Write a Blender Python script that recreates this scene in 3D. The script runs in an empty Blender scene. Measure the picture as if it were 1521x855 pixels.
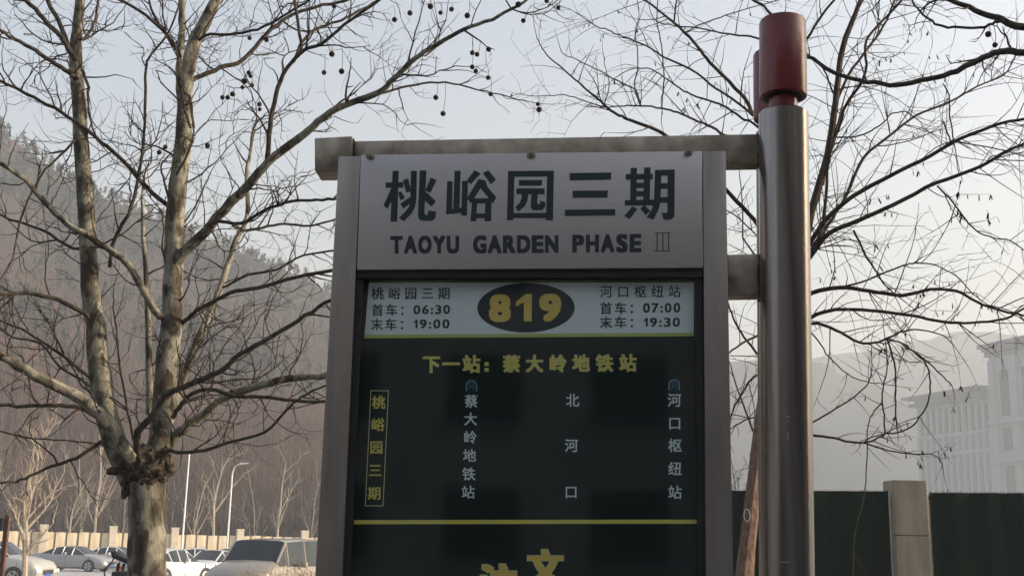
import bpy, bmesh, math, random
from mathutils import Vector, Matrix, noise
import numpy as np
sc = bpy.context.scene
COL = sc.collection
# ------------------------------------------------------------------ camera
F_PX, PW, PH = 1700.0, 1521.0, 855.0
PITCH, ROLL, EYE = math.radians(12.3), math.radians(1.3), Vector((0, 0, 1.65))
FWD = Vector((0, math.cos(PITCH), math.sin(PITCH)))
_r0, _u0 = Vector((1, 0, 0)), Vector((0, -math.sin(PITCH), math.cos(PITCH)))
RGT = math.cos(ROLL) * _r0 + math.sin(ROLL) * _u0
UP = -math.sin(ROLL) * _r0 + math.cos(ROLL) * _u0
cam_data = bpy.data.cameras.new('camera')
cam = bpy.data.objects.new('camera', cam_data); COL.objects.link(cam)
cam_data.sensor_width = 36.0; cam_data.lens = 36.0 * F_PX / PW
cam_data.clip_start = 0.05; cam_data.clip_end = 5000
m = Matrix((RGT, UP, -FWD)).transposed().to_4x4(); m.translation = EYE
cam.matrix_world = m
sc.camera = cam
# ------------------------------------------------------------------ light
SUN_EL, SUN_AZ = math.radians(18.5), math.radians(88)      # azimuth clockwise from +Y: low in the west, off to the right
SUN_STRENGTH, SKY_STRENGTH = 5.0, 0.15
world = bpy.data.worlds.new('World'); sc.world = world; world.use_nodes = True
wn = world.node_tree.nodes; wl = world.node_tree.links
sky = wn.new('ShaderNodeTexSky'); sky.sky_type = 'NISHITA'; sky.sun_disc = False
sky.sun_elevation = SUN_EL; sky.sun_rotation = SUN_AZ
sky.air_density = 1.0; sky.dust_density = 9.5; sky.ozone_density = 1.2
bg = wn['Background']; bg.inputs[1].default_value = SKY_STRENGTH
wl.new(sky.outputs[0], bg.inputs[0])
sun_data = bpy.data.lights.new('sun', 'SUN'); sun_data.energy = SUN_STRENGTH
sun_data.angle = math.radians(0.7); sun_data.color = (1.0, 0.82, 0.62)
sun = bpy.data.objects.new('sun', sun_data); COL.objects.link(sun)
_sd = Vector((math.sin(SUN_AZ) * math.cos(SUN_EL), math.cos(SUN_AZ) * math.cos(SUN_EL), math.sin(SUN_EL)))
sun.rotation_euler = _sd.to_track_quat('Z', 'Y').to_euler()
sun.location = (30, 0, 30)
sc.view_settings.view_transform = 'Standard'; sc.view_settings.look = 'None'
sc.view_settings.exposure = 1.36; sc.view_settings.gamma = 1.0
sc.render.engine = 'CYCLES'
sc.cycles.use_denoising = True
sc.cycles.max_bounces = 6; sc.cycles.volume_bounces = 1; sc.cycles.transparent_max_bounces = 16
sc.cycles.sample_clamp_indirect = 5
HAZE_DENSITY = 0.00165

# ------------------------------------------------------------------ helpers
def ray(px, py):
    return FWD + RGT * ((px - PW / 2) / F_PX) + UP * ((PH / 2 - py) / F_PX)
def W(px, py, Y):
    d = ray(px, py); return EYE + d * (Y / d.y)
def proj(p):
    d = p - EYE; z = d.dot(FWD)
    return PW / 2 + F_PX * d.dot(RGT) / z, PH / 2 - F_PX * d.dot(UP) / z
def ground_z(y): return -0.012 * max(0.0, min(100.0, y))
PLN = Vector((-0.038, -1, 0)).normalized()
PL0 = Vector((0.0, 2.72, 0))
def S(px, py, off=0.0):
    d = ray(px, py); P = PL0 + PLN * off
    return EYE + d * ((P - EYE).dot(PLN) / d.dot(PLN))

class MB:
    def __init__(s): s.v = []; s.f = []
    def add(s, vs, fs):
        n = len(s.v); s.v.extend([tuple(p) for p in vs]); s.f.extend([tuple(n + i for i in f) for f in fs])
    def prism(s, quad, back):                 # quad: face corners in order, back: extrusion vector
        n = len(quad); q = [Vector(p) for p in quad]
        vs = q + [p + back for p in q]
        fs = [tuple(range(n)), tuple(range(2 * n - 1, n - 1, -1))]
        for i in range(n): j = (i + 1) % n; fs.append((j, i, n + i, n + j))
        s.add(vs, fs)
    def box(s, x0, y0, z0, x1, y1, z1, M=None):
        vs = [Vector(p) for p in ((x0,y0,z0),(x1,y0,z0),(x1,y1,z0),(x0,y1,z0),(x0,y0,z1),(x1,y0,z1),(x1,y1,z1),(x0,y1,z1))]
        if M: vs = [M @ v for v in vs]
        s.add(vs, [(0,3,2,1),(4,5,6,7),(0,1,5,4),(1,2,6,5),(2,3,7,6),(3,0,4,7)])
    def tube(s, pts, rad, sides=6, cap=True, wob=0.0):
        pts = [Vector(p) for p in pts]; n = len(pts)
        if n < 2: return
        base = len(s.v); nrm = None
        for i, p in enumerate(pts):
            t = (pts[min(i + 1, n - 1)] - pts[max(i - 1, 0)])
            if t.length < 1e-9: t = Vector((0, 0, 1))
            t.normalize()
            if nrm is None:
                a = Vector((0, 1, 0)) if abs(t.y) < 0.9 else Vector((1, 0, 0))
                nrm = t.cross(a).normalized()
            else:
                nrm = nrm - t * nrm.dot(t)
                nrm = nrm.normalized() if nrm.length > 1e-6 else t.orthogonal().normalized()
            b = t.cross(nrm)
            r = rad[i] if hasattr(rad, '__len__') else rad
            for k in range(sides):
                a = 2 * math.pi * k / sides
                rr = r
                if wob: rr = r * (1 + wob * noise.noise(Vector((p.x * 6 + k * 1.7, p.y * 6, p.z * 5))))
                s.v.append(tuple(p + (nrm * math.cos(a) + b * math.sin(a)) * rr))
        for i in range(n - 1):
            for k in range(sides):
                k2 = (k + 1) % sides; a = base + i * sides
                s.f.append((a + k, a + k2, a + sides + k2, a + sides + k))
        if cap:
            s.f.append(tuple(base + k for k in range(sides - 1, -1, -1)))
            s.f.append(tuple(base + (n - 1) * sides + k for k in range(sides)))
    def mesh(s, name, off=None, smooth=False, bevel=0.0):
        me = bpy.data.meshes.new(name)
        v = s.v if off is None else [(p[0] - off.x, p[1] - off.y, p[2] - off.z) for p in s.v]
        me.from_pydata(v, [], s.f)
        if bevel > 0:
            bm = bmesh.new(); bm.from_mesh(me)
            bmesh.ops.recalc_face_normals(bm, faces=bm.faces)
            es = [e for e in bm.edges if e.is_manifold and e.calc_face_angle(0) > 0.6]
            bmesh.ops.bevel(bm, geom=es, offset=bevel, segments=2, affect='EDGES', profile=0.6)
            bm.to_mesh(me); bm.free()
        if smooth:
            me.shade_smooth()
            me.set_sharp_from_angle(angle=math.radians(38))
        me.update(); return me
    def build(s, name, mat=None, parent=None, smooth=False, bevel=0.0, local=False):
        off = None if (parent is None or local) else root_loc(parent)
        me = s.mesh(name, off, smooth, bevel)
        return link(name, me, mat, parent)
def root_loc(o):
    l = Vector(o.location)
    while o.parent: o = o.parent; l = l + Vector(o.location)
    return l
def link(name, me, mat=None, parent=None):
    o = bpy.data.objects.new(name, me); COL.objects.link(o)
    if mat and not me.materials: me.materials.append(mat)
    if parent: o.parent = parent
    return o
def thing(name, label, cat, loc=(0, 0, 0), rz=0.0, group=None):
    o = bpy.data.objects.new(name, None); COL.objects.link(o); o.location = loc; o.rotation_euler = (0, 0, rz)
    o.empty_display_size = 0.2
    return tag(o, label, cat, group)
def tag(o, label=None, cat=None, group=None, kind=None):
    if label: o['label'] = label
    if cat: o['category'] = cat
    if group: o['group'] = group
    if kind: o['kind'] = kind
    return o
def copy_tree(o, parent=None):
    c = o.copy(); COL.objects.link(c); c.parent = parent
    for ch in list(o.children): copy_tree(ch, c)
    return c

# ------------------------------------------------------------------ materials
def mat(name, c1, c2=None, scale=5.0, rough=0.6, metal=0.0, bump=0.0, detail=6.0, stretch=(1, 1, 1), c3=None, bscale=None, spec=0.5, rvar=0.0, lo=0.35, hi=0.65, coat=0.0):
    mt = bpy.data.materials.new(name); mt.use_nodes = True
    nt = mt.node_tree; N = nt.nodes; L = nt.links; b = N['Principled BSDF']
    b.inputs['Roughness'].default_value = rough; b.inputs['Metallic'].default_value = metal
    b.inputs['Specular IOR Level'].default_value = spec; b.inputs['Coat Weight'].default_value = coat
    b.inputs['Base Color'].default_value = (*c1, 1)
    if c2 is None and not bump: return mt
    tc = N.new('ShaderNodeTexCoord'); mp = N.new('ShaderNodeMapping'); mp.inputs['Scale'].default_value = stretch
    L.new(tc.outputs['Object'], mp.inputs[0])
    nz = N.new('ShaderNodeTexNoise'); nz.inputs['Scale'].default_value = scale; nz.inputs['Detail'].default_value = detail
    L.new(mp.outputs[0], nz.inputs['Vector'])
    if c2 is not None:
        cr = N.new('ShaderNodeValToRGB'); cr.color_ramp.elements[0].position = lo; cr.color_ramp.elements[1].position = hi
        cr.color_ramp.elements[0].color = (*c1, 1); cr.color_ramp.elements[1].color = (*c2, 1)
        if c3 is not None:
            e = cr.color_ramp.elements.new((lo + hi) / 2); e.color = (*c3, 1)
        L.new(nz.outputs[0], cr.inputs[0]); L.new(cr.outputs[0], b.inputs['Base Color'])
    if rvar:
        mr = N.new('ShaderNodeMapRange'); mr.inputs['To Min'].default_value = max(0, rough - rvar); mr.inputs['To Max'].default_value = rough + rvar
        L.new(nz.outputs[0], mr.inputs[0]); L.new(mr.outputs[0], b.inputs['Roughness'])
    if bump:
        n2 = N.new('ShaderNodeTexNoise'); n2.inputs['Scale'].default_value = bscale or scale * 3; n2.inputs['Detail'].default_value = 5
        L.new(mp.outputs[0], n2.inputs['Vector'])
        bp = N.new('ShaderNodeBump'); bp.inputs['Strength'].default_value = bump; bp.inputs['Distance'].default_value = 0.02
        L.new(n2.outputs[0], bp.inputs['Height']); L.new(bp.outputs[0], b.inputs['Normal'])
    return mt
def bark_mat(brown=0.0, scale=7.5):
    mt = bpy.data.materials.new('plane_bark'); mt.use_nodes = True
    nt = mt.node_tree; N = nt.nodes; L = nt.links; b = N['Principled BSDF']; b.inputs['Roughness'].default_value = 0.85
    b.inputs['Specular IOR Level'].default_value = 0.2
    tc = N.new('ShaderNodeTexCoord'); mp = N.new('ShaderNodeMapping'); mp.inputs['Scale'].default_value = (1, 1, 0.5)
    L.new(tc.outputs['Object'], mp.inputs[0])
    n1 = N.new('ShaderNodeTexNoise'); n1.inputs['Scale'].default_value = scale; n1.inputs['Detail'].default_value = 5; n1.inputs['Distortion'].default_value = 0.4
    n2 = N.new('ShaderNodeTexNoise'); n2.inputs['Scale'].default_value = 16; n2.inputs['Detail'].default_value = 4
    n3 = N.new('ShaderNodeTexNoise'); n3.inputs['Scale'].default_value = 70; n3.inputs['Detail'].default_value = 5
    for n in (n1, n2, n3): L.new(mp.outputs[0], n.inputs['Vector'])
    cr = N.new('ShaderNodeValToRGB'); cr.color_ramp.interpolation = 'LINEAR'
    E = cr.color_ramp.elements; E[0].position = 0.0; E[0].color = (0.04, 0.03, 0.022, 1); E[1].position = 1.0; E[1].color = (0.31, 0.29, 0.235, 1)
    for p, c in ((0.40 , (0.07, 0.055, 0.042)), (0.41, (0.115, 0.103, 0.078)), (0.475, (0.135, 0.128, 0.098)), (0.485, (0.17, 0.165, 0.13)), (0.545, (0.21, 0.20, 0.16)), (0.555, (0.27, 0.255, 0.205))):
        e = E.new(p + brown); e.color = (*c, 1)
    dm = N.new('ShaderNodeMix'); dm.data_type = 'VECTOR'; dm.inputs[0].default_value = 0.10
    n4 = N.new('ShaderNodeTexNoise'); n4.inputs['Scale'].default_value = 9; n4.inputs['Detail'].default_value = 4; L.new(mp.outputs[0], n4.inputs['Vector'])
    L.new(mp.outputs[0], dm.inputs[4]); L.new(n4.outputs['Color'], dm.inputs[5])
    vo = N.new('ShaderNodeTexVoronoi'); vo.inputs['Scale'].default_value = scale * 2.1; L.new(dm.outputs[1], vo.inputs['Vector'])
    sp = N.new('ShaderNodeSeparateColor'); L.new(vo.outputs['Color'], sp.inputs[0])
    m1 = N.new('ShaderNodeMath'); m1.operation = 'MULTIPLY_ADD'; m1.inputs[1].default_value = 0.22; m1.inputs[2].default_value = -0.11; L.new(sp.outputs[0], m1.inputs[0])
    m2 = N.new('ShaderNodeMath'); m2.operation = 'ADD'; L.new(m1.outputs[0], m2.inputs[0]); L.new(n1.outputs[0], m2.inputs[1])
    L.new(m2.outputs[0], cr.inputs[0])
    c2 = N.new('ShaderNodeValToRGB'); c2.color_ramp.elements[0].position = 0.3; c2.color_ramp.elements[0].color = (0.55, 0.55, 0.5, 1)
    c2.color_ramp.elements[1].position = 0.62; c2.color_ramp.elements[1].color = (1, 1, 1, 1)
    L.new(n2.outputs[0], c2.inputs[0])
    mx = N.new('ShaderNodeMix'); mx.data_type = 'RGBA'; mx.blend_type = 'MULTIPLY'; mx.inputs[0].default_value = 0.8
    L.new(cr.outputs[0], mx.inputs[6]); L.new(c2.outputs[0], mx.inputs[7]); L.new(mx.outputs[2], b.inputs['Base Color'])
    ad = N.new('ShaderNodeMath'); ad.operation = 'MULTIPLY_ADD'; ad.inputs[1].default_value = 0.35
    L.new(n3.outputs[0], ad.inputs[0]); L.new(m2.outputs[0], ad.inputs[2])
    bp = N.new('ShaderNodeBump'); bp.inputs['Strength'].default_value = 0.7; bp.inputs['Distance'].default_value = 0.02
    L.new(ad.outputs[0], bp.inputs['Height']); L.new(bp.outputs[0], b.inputs['Normal'])
    return mt
def steel(name, base, rough, warm=None, stretch=(1, 1, 1), scale=8, bump=0.03):
    return mat(name, base, warm or tuple(x * 0.8 for x in base), scale=scale, rough=rough, metal=0.9, stretch=stretch, bump=bump, bscale=140, rvar=0.12, lo=0.3, hi=0.7)
M = {}
M['bark'] = bark_mat()
M['trunk_bark'] = bark_mat(brown=0.07, scale=6.5)
M['bark_dark'] = mat('dark_bark', (0.03, 0.024, 0.019), (0.08, 0.068, 0.052), 22, 0.9, bump=0.5, spec=0.2)
M['twig'] = mat('twig_bark', (0.03, 0.023, 0.018), (0.065, 0.051, 0.04), 30, 0.9, spec=0.2)
M['burl'] = mat('burl_bark', (0.024, 0.018, 0.012), (0.11, 0.092, 0.064), 26, 0.95, bump=1.0, bscale=60, spec=0.1)
M['ball'] = mat('seed_ball', (0.035, 0.022, 0.014), (0.07, 0.045, 0.03), 80, 0.95, bump=0.8, spec=0.1)
M['locust'] = mat('locust_bark', (0.036, 0.027, 0.021), (0.085, 0.065, 0.05), 18, 0.9, bump=0.6, stretch=(1, 1, 0.3), spec=0.2)
M['pale_bark'] = mat('pale_bark', (0.30, 0.25, 0.19), (0.46, 0.40, 0.32), 10, 0.9, bump=0.2)
M['wood'] = mat('prop_wood', (0.11, 0.068, 0.048), (0.24, 0.155, 0.115), 9, 0.85, bump=0.7, bscale=30, stretch=(6, 6, 0.5), spec=0.2)
M['steel_beam'] = steel('weathered_steel', (0.50, 0.45, 0.37), 0.42, (0.17, 0.145, 0.11), scale=13)
M['steel_post'] = steel('brushed_steel_post', (0.37, 0.345, 0.315), 0.34, (0.215, 0.195, 0.178), stretch=(1, 1, 0.12), scale=16)
M['steel_title'] = steel('brushed_steel_plate', (0.50, 0.485, 0.49), 0.45, (0.43, 0.41, 0.41), stretch=(0.2, 0.2, 1.2), scale=6)
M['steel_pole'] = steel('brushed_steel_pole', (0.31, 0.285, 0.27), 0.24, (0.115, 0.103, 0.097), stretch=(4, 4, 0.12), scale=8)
M['red'] = mat('red_paint', (0.17, 0.016, 0.016), (0.11, 0.012, 0.014), 12, 0.28, bump=0.05, bscale=40, rvar=0.1)
M['steel_clip'] = steel('clip_steel', (0.30, 0.27, 0.24), 0.4)
M['rust'] = mat('weld_rust', (0.045, 0.03, 0.02), (0.16, 0.10, 0.06), 60, 0.9, bump=1.0, metal=0.2)
M['title_green'] = mat('title_green_paint', (0.008, 0.024, 0.020), rough=0.5)
M['title_black'] = mat('title_black_paint', (0.014, 0.022, 0.024), rough=0.5)
M['poster'] = mat('poster_print', (0.005, 0.014, 0.014), (0.008, 0.017, 0.016), 2.0, 0.45, spec=0.3)
M['header'] = mat('header_pale_blue', (0.74, 0.83, 0.86), (0.77, 0.85, 0.87), 3.0, 0.5)
M['lime'] = mat('header_lime_line', (0.46, 0.55, 0.13), rough=0.5)
M['olive'] = mat('header_olive_line', (0.13, 0.16, 0.035), rough=0.5)
M['yellow'] = mat('print_yellow', (0.76, 0.66, 0.13), (0.68, 0.62, 0.14), 20, 0.5)
M['gold'] = mat('print_gold', (0.80, 0.58, 0.12), (0.72, 0.56, 0.14), 20, 0.5)
M['pale_yellow'] = mat('print_pale_yellow', (0.60, 0.64, 0.36), rough=0.5)
M['pale'] = mat('print_pale_blue', (0.72, 0.82, 0.84), rough=0.5)
M['oval'] = mat('oval_dark', (0.012, 0.022, 0.034), rough=0.5)
M['ink'] = mat('print_ink', (0.010, 0.028, 0.036), rough=0.5)
M['metro'] = mat('metro_blue', (0.035, 0.15, 0.26), rough=0.5)
M['metro_pale'] = mat('metro_pale', (0.12, 0.26, 0.36), rough=0.5)
M['gasket'] = mat('black_gasket', (0.012, 0.013, 0.013), rough=0.55)
M['white_paint'] = mat('white_paint', (0.72, 0.73, 0.72), (0.6, 0.6, 0.58), 4, 0.45)
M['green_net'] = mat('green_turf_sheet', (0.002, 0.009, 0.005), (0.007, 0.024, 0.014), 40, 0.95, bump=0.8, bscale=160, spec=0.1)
M['stone'] = mat('pillar_stone', (0.25, 0.215, 0.15), (0.36, 0.315, 0.23), 2.5, 0.85, bump=0.35, bscale=50, stretch=(2, 2, 0.35), detail=9)
M['far_stone'] = mat('far_pillar_stone', (0.46, 0.40, 0.31), (0.58, 0.52, 0.42), 2.5, 0.85)
M['joint'] = mat('stone_joint', (0.06, 0.05, 0.035), rough=0.95)
M['wall_board'] = mat('cream_board', (0.56, 0.46, 0.30), (0.68, 0.58, 0.42), 1.2, 0.8, bump=0.2)
M['wall_post'] = mat('brown_post', (0.06, 0.045, 0.03), rough=0.8)
M['concrete'] = mat('pale_concrete', (0.32, 0.315, 0.32), (0.40, 0.395, 0.40), 0.35, 0.85, bump=0.2, bscale=6)
M['hill'] = mat('hill_soil', (0.008, 0.011, 0.013), (0.050, 0.031, 0.026), 0.045, 1.0, spec=0.05, detail=10)
M['hill_twig'] = mat('bare_wood_twigs', (0.045, 0.030, 0.026), (0.135, 0.092, 0.075), 0.25, 1.0, spec=0.05)
M['hill_green'] = mat('pine_needles', (0.006, 0.012, 0.010), (0.020, 0.028, 0.021), 0.5, 1.0, spec=0.05)
M['far_hill'] = mat('far_hill_slope', (0.018, 0.024, 0.024), (0.032, 0.036, 0.034), 0.02, 1.0, spec=0.05, detail=10)
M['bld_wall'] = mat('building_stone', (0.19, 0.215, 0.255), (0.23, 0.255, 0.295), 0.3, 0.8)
M['bld_roof'] = mat('building_cornice', (0.045, 0.058, 0.078), (0.06, 0.073, 0.095), 0.3, 0.8)
M['bld_glass'] = mat('building_glass', (0.004, 0.006, 0.010), rough=0.7, spec=0.15)
M['tyre'] = mat('tyre_rubber', (0.018, 0.018, 0.018), rough=0.8)
M['rim'] = mat('alloy_rim', (0.45, 0.45, 0.46), rough=0.35, metal=0.9)
M['car_glass'] = mat('car_glass', (0.02, 0.027, 0.033), rough=0.08, spec=0.4)
M['car_dark'] = mat('car_trim', (0.02, 0.02, 0.022), rough=0.6)
M['car_red'] = mat('tail_light', (0.5, 0.03, 0.02), rough=0.2)
M['car_lamp'] = mat('head_light', (0.6, 0.62, 0.63), rough=0.1, spec=0.8)
M['plate_blue'] = mat('plate_blue', (0.03, 0.10, 0.40), rough=0.4)
M['car_silver'] = mat('silver_paint', (0.30, 0.31, 0.32), rough=0.32, metal=0.35, coat=0.7)
M['car_white'] = mat('white_car_paint', (0.50, 0.52, 0.54), rough=0.35, coat=0.7)
M['car_champ'] = mat('champagne_paint', (0.42, 0.41, 0.37), rough=0.32, metal=0.3, coat=0.7)
M['car_grey'] = mat('grey_van_paint', (0.30, 0.265, 0.215), rough=0.30, metal=0.35, coat=0.7)
M['black_plastic'] = mat('black_plastic', (0.014, 0.016, 0.015), rough=0.5)
M['dry'] = mat('dry_shrub_stems', (0.16, 0.10, 0.06), (0.30, 0.20, 0.12), 6, 0.95)
M['render_wall'] = mat('rendered_facade', (0.46, 0.45, 0.43), (0.54, 0.52, 0.50), 0.5, 0.9)
def glass_mat():
    mt = bpy.data.materials.new('case_glass'); mt.use_nodes = True
    nt = mt.node_tree; N = nt.nodes; L = nt.links
    for n in list(N):
        if n.type == 'BSDF_PRINCIPLED': N.remove(n)
    o = N['Material Output']; t = N.new('ShaderNodeBsdfTransparent'); t.inputs[0].default_value = (0.86, 0.89, 0.88, 1)
    g = N.new('ShaderNodeBsdfGlossy'); g.inputs['Roughness'].default_value = 0.04
    fr = N.new('ShaderNodeFresnel'); fr.inputs[0].default_value = 1.5
    mx = N.new('ShaderNodeMixShader'); L.new(fr.outputs[0], mx.inputs[0]); L.new(t.outputs[0], mx.inputs[1]); L.new(g.outputs[0], mx.inputs[2])
    L.new(mx.outputs[0], o.inputs[0]); return mt
M['glass'] = glass_mat()

# ------------------------------------------------------------------ ground, hills
g = MB(); ys = [-900, 0, 25, 50, 75, 100, 900]; xs = [-900, -300, -100, -30, 0, 30, 100, 300, 900]
for y in ys:
    for x in xs: g.v.append((x, y, ground_z(y)))
for j in range(len(ys) - 1):
    for i in range(len(xs) - 1):
        a = j * len(xs) + i; g.f.append((a, a + 1, a + 1 + len(xs), a + len(xs)))
tag(g.build('ground', M['concrete']), kind='structure')

M['asphalt'] = mat('asphalt', (0.09, 0.085, 0.083), (0.12, 0.115, 0.11), 3, 0.9, bump=0.3, bscale=80)
g = MB()
for y in (-15, 0, 26):
    for x in (-80, 26): g.v.append((x, y, ground_z(y) + .004))
g.f = [(0, 1, 3, 2), (2, 3, 5, 4)]
tag(g.build('road', M['asphalt']), kind='structure')
def interp(tab, x):
    if x <= tab[0][0]: return tab[0][1]
    for (a, b), (c, d) in zip(tab, tab[1:]):
        if x <= c: return b + (d - b) * (x - a) / (c - a)
    return tab[-1][1]
RIDGE = [(x, y + 8) for x, y in [(-420, 80), (-150, 130), (0, 178), (50, 212), (100, 250), (150, 277), (200, 295), (240, 314), (300, 338), (350, 356), (400, 378), (450, 398), (520, 440), (650, 540), (800, 660), (1000, 770)]]
def hillside_point(px, t):
    rp = interp(RIDGE, px); D = 185 + (px + 420) * 0.12
    top = W(px, rp, D)
    base = W(px, 790, 93); base.z = ground_z(93)
    if t <= 1:
        p = base.lerp(top, t); e = t ** 1.12 * (1 - 0.10 * math.sin(t * math.pi))
        p.z = base.z + (top.z - base.z) * e
        w = math.sin(math.pi * min(1, t))
    else:
        d = top - base; p = top + Vector((d.x, d.y, 0)) * (t - 1); p.z = top.z - (top.z - base.z) * (t - 1) * 1.2; w = 0
    n = noise.noise(Vector((p.x * 0.03, p.y * 0.03, 0.3))) * 5 + noise.noise(Vector((p.x * 0.11, p.y * 0.11, 7))) * 1.5
    p.z = max(p.z + n * w, -1.0)
    return p
g = MB(); NU, NT = 110, 46
for j in range(NT + 1):
    for i in range(NU + 1):
        g.v.append(tuple(hillside_point(-420 + 1420 * i / NU, 1.6 * j / NT)))
for j in range(NT):
    for i in range(NU):
        a = j * (NU + 1) + i; g.f.append((a, a + 1, a + NU + 2, a + NU + 1))
tag(g.build('hillside', M['hill'], smooth=True), kind='structure')
def far_hill(name, tab, D, base_D, x0, x1):
    g = MB(); nu, nt = 90, 20
    for j in range(nt + 1):
        for i in range(nu + 1):
            px = x0 + (x1 - x0) * i / nu; t = 1.5 * j / nt
            top = W(px, interp(tab, px), D); top.z += 2.5 * noise.noise(Vector((px * 0.03, D, 0)))
            b = W(px, 800, base_D); b.z = -1.3
            if t <= 1:
                p = b.lerp(top, t); p.z += 6 * noise.noise(Vector((p.x * 0.02, p.y * 0.02, 0))) * math.sin(math.pi * t)
            else: p = top + Vector((0, (t - 1) * 200, 0)); p.z = top.z - (t - 1) * top.z * 2
            g.v.append((p.x, p.y, max(p.z, -1.4)))
    for j in range(nt):
        for i in range(nu):
            a = j * (nu + 1) + i; g.f.append((a, a + 1, a + nu + 2, a + nu + 1))
    tag(g.build(name, M['far_hill'], smooth=True), kind='structure')
far_hill('far_mountain', [(700, 560), (1080, 545), (1206, 526), (1311, 511), (1376, 498), (1416, 486), (1458, 484), (1521, 494), (1700, 500), (2000, 560)], 720, 560, 700, 2000)
far_hill('near_mountain', [(700, 545), (1080, 530), (1206, 533), (1229, 536), (1245, 548), (1300, 566), (1330, 588), (1380, 620), (1450, 670), (1550, 740), (1600, 790)], 520, 400, 700, 1600)

# ------------------------------------------------------------------ bus stop sign
def spoly(mb, pts, off, depth=0.0):            # pixel outline -> face on the sign plane at offset off, optional thickness backwards
    q = [S(x, y, off) for x, y in pts]
    if depth: mb.prism(q, -PLN * depth)
    else: mb.add(q, [tuple(range(len(q)))])
def extend_down(q, z):                          # quad TL, TR, BR, BL: slide the lower corners along their edges to height z
    tl, tr, br, bl = q
    def ex(a, b): t = (a.z - z) / (a.z - b.z); return a.lerp(b, t)
    return [tl, tr, ex(tr, br), ex(tl, bl)]
_b = S(790, 800); SIGN_BASE = Vector((_b.x, _b.y, 0.0))
sign = thing('bus_stop_sign', 'stainless steel bus stop sign with glazed route 819 timetable board hung from red capped pole', 'bus stop sign', SIGN_BASE)
def sprism(name, pts, off, depth, matl, parent=sign, z=None, bevel=0.0):
    q = [S(x, y, off) for x, y in pts]
    if z is not None: q = extend_down(q, z)
    mb = MB(); mb.prism(q, -PLN * depth); return mb.build(name, matl, parent, bevel=bevel, smooth=bevel > 0)
# posts, title plate, beam, end block, stub
sprism('post', [(503, 232), (536, 232), (508.5, 855), (468, 855)], 0.0, 0.065, M['steel_post'], z=0.12, bevel=0.002)
sprism('post', [(1044, 225), (1078, 224.5), (1089, 855), (1048.5, 855)], 0.0, 0.065, M['steel_post'], z=0.12, bevel=0.002)
title = sprism('title_plate', [(536, 230), (1043.3, 224.5), (1043, 397.5), (530.5, 400.5)], 0.006, 0.05, M['steel_title'], bevel=0.0015)
sprism('cross_beam', [(523, 209.5), (1131, 199), (1131, 241), (523, 252)], -0.045, 0.062, M['steel_beam'], bevel=0.002)
sprism('end_block', [(467, 205), (523, 202), (523.5, 252.5), (467.5, 253.5)], -0.03, 0.085, M['steel_beam'], bevel=0.0025)
sprism('lower_bracket', [(1079, 378), (1131, 376.5), (1131, 437.5), (1080, 438.5)], -0.02, 0.062, M['steel_beam'], bevel=0.002)
# seams and welds
def weld(name, a, b, off, r, parent=sign):
    p, q = S(*a, off), S(*b, off); n = max(6, int((q - p).length / 0.004)); rnd = random.Random(int(a[0] + a[1]))
    mb = MB(); pts = [p.lerp(q, i / n) + Vector((rnd.uniform(-1, 1), 0, rnd.uniform(-1, 1))) * r * 0.35 for i in range(n + 1)]
    mb.tube(pts, [r * rnd.uniform(0.6, 1.25) for _ in pts], 6); return mb.build(name, M['rust'], parent, smooth=True)
weld('weld_seam', (1128, 199), (1128, 250), -0.047, 0.0055)
weld('weld_seam', (1128, 377), (1128, 447), -0.022, 0.0055)
weld('weld_seam', (525, 207), (525, 232), -0.042, 0.003)
weld('weld_seam', (1080, 378), (1080.5, 438), -0.017, 0.002)
for cx, cy in ((549, 231.5), (789, 229.5), (1023, 226)):
    mb = MB(); c = S(cx, cy, 0.008)
    mb.prism([S(cx + 6.5 * math.cos(a) , cy + 4.5 * math.sin(a) , 0.010) for a in [k * math.pi / 5 for k in range(10)]], -PLN * 0.02)
    mb.tube([S(cx, cy, 0.016), S(cx, cy, 0.004)], 0.0035, 8)
    mb.build('fixing_clip', M['steel_clip'], sign, bevel=0.0008)
# recessed case: backboard, gasket, poster, glass
sprism('case_back', [(532, 395), (1045, 395), (1050, 855), (506, 855)], -0.042, 0.02, M['gasket'], z=0.2)
sprism('gasket', [(531, 400.8), (1043, 398), (1043, 411), (529, 412)], -0.004, 0.034, M['gasket'])
sprism('gasket', [(1032.5, 411.3), (1043, 411.3), (1048.2, 855), (1037.5, 855)], -0.012, 0.028, M['gasket'], z=0.2)
sprism('gasket', [(529, 412.3), (540, 412.3), (520, 855), (508.8, 855)], -0.012, 0.028, M['gasket'], z=0.2)
sprism('bottom_rail', [(500, 1405), (1056, 1405), (1057, 1440), (500, 1440)], -0.003, 0.05, M['steel_post'])
PO = -0.034
poster = sprism('poster', [(536, 408), (1037, 408), (1041, 855), (512, 855)], PO, 0.004, M['poster'], z=0.22)
gq = extend_down([S(x, y, -0.021) for x, y in [(534, 406), (1037, 406), (1042, 855), (514, 855)]], 0.21)
mb = MB(); mb.prism(gq, -PLN * 0.0005)
mb = MB(); mb.add(gq, [(0, 1, 2, 3)]); mb.build('glass_pane', M['glass'], sign)

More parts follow.
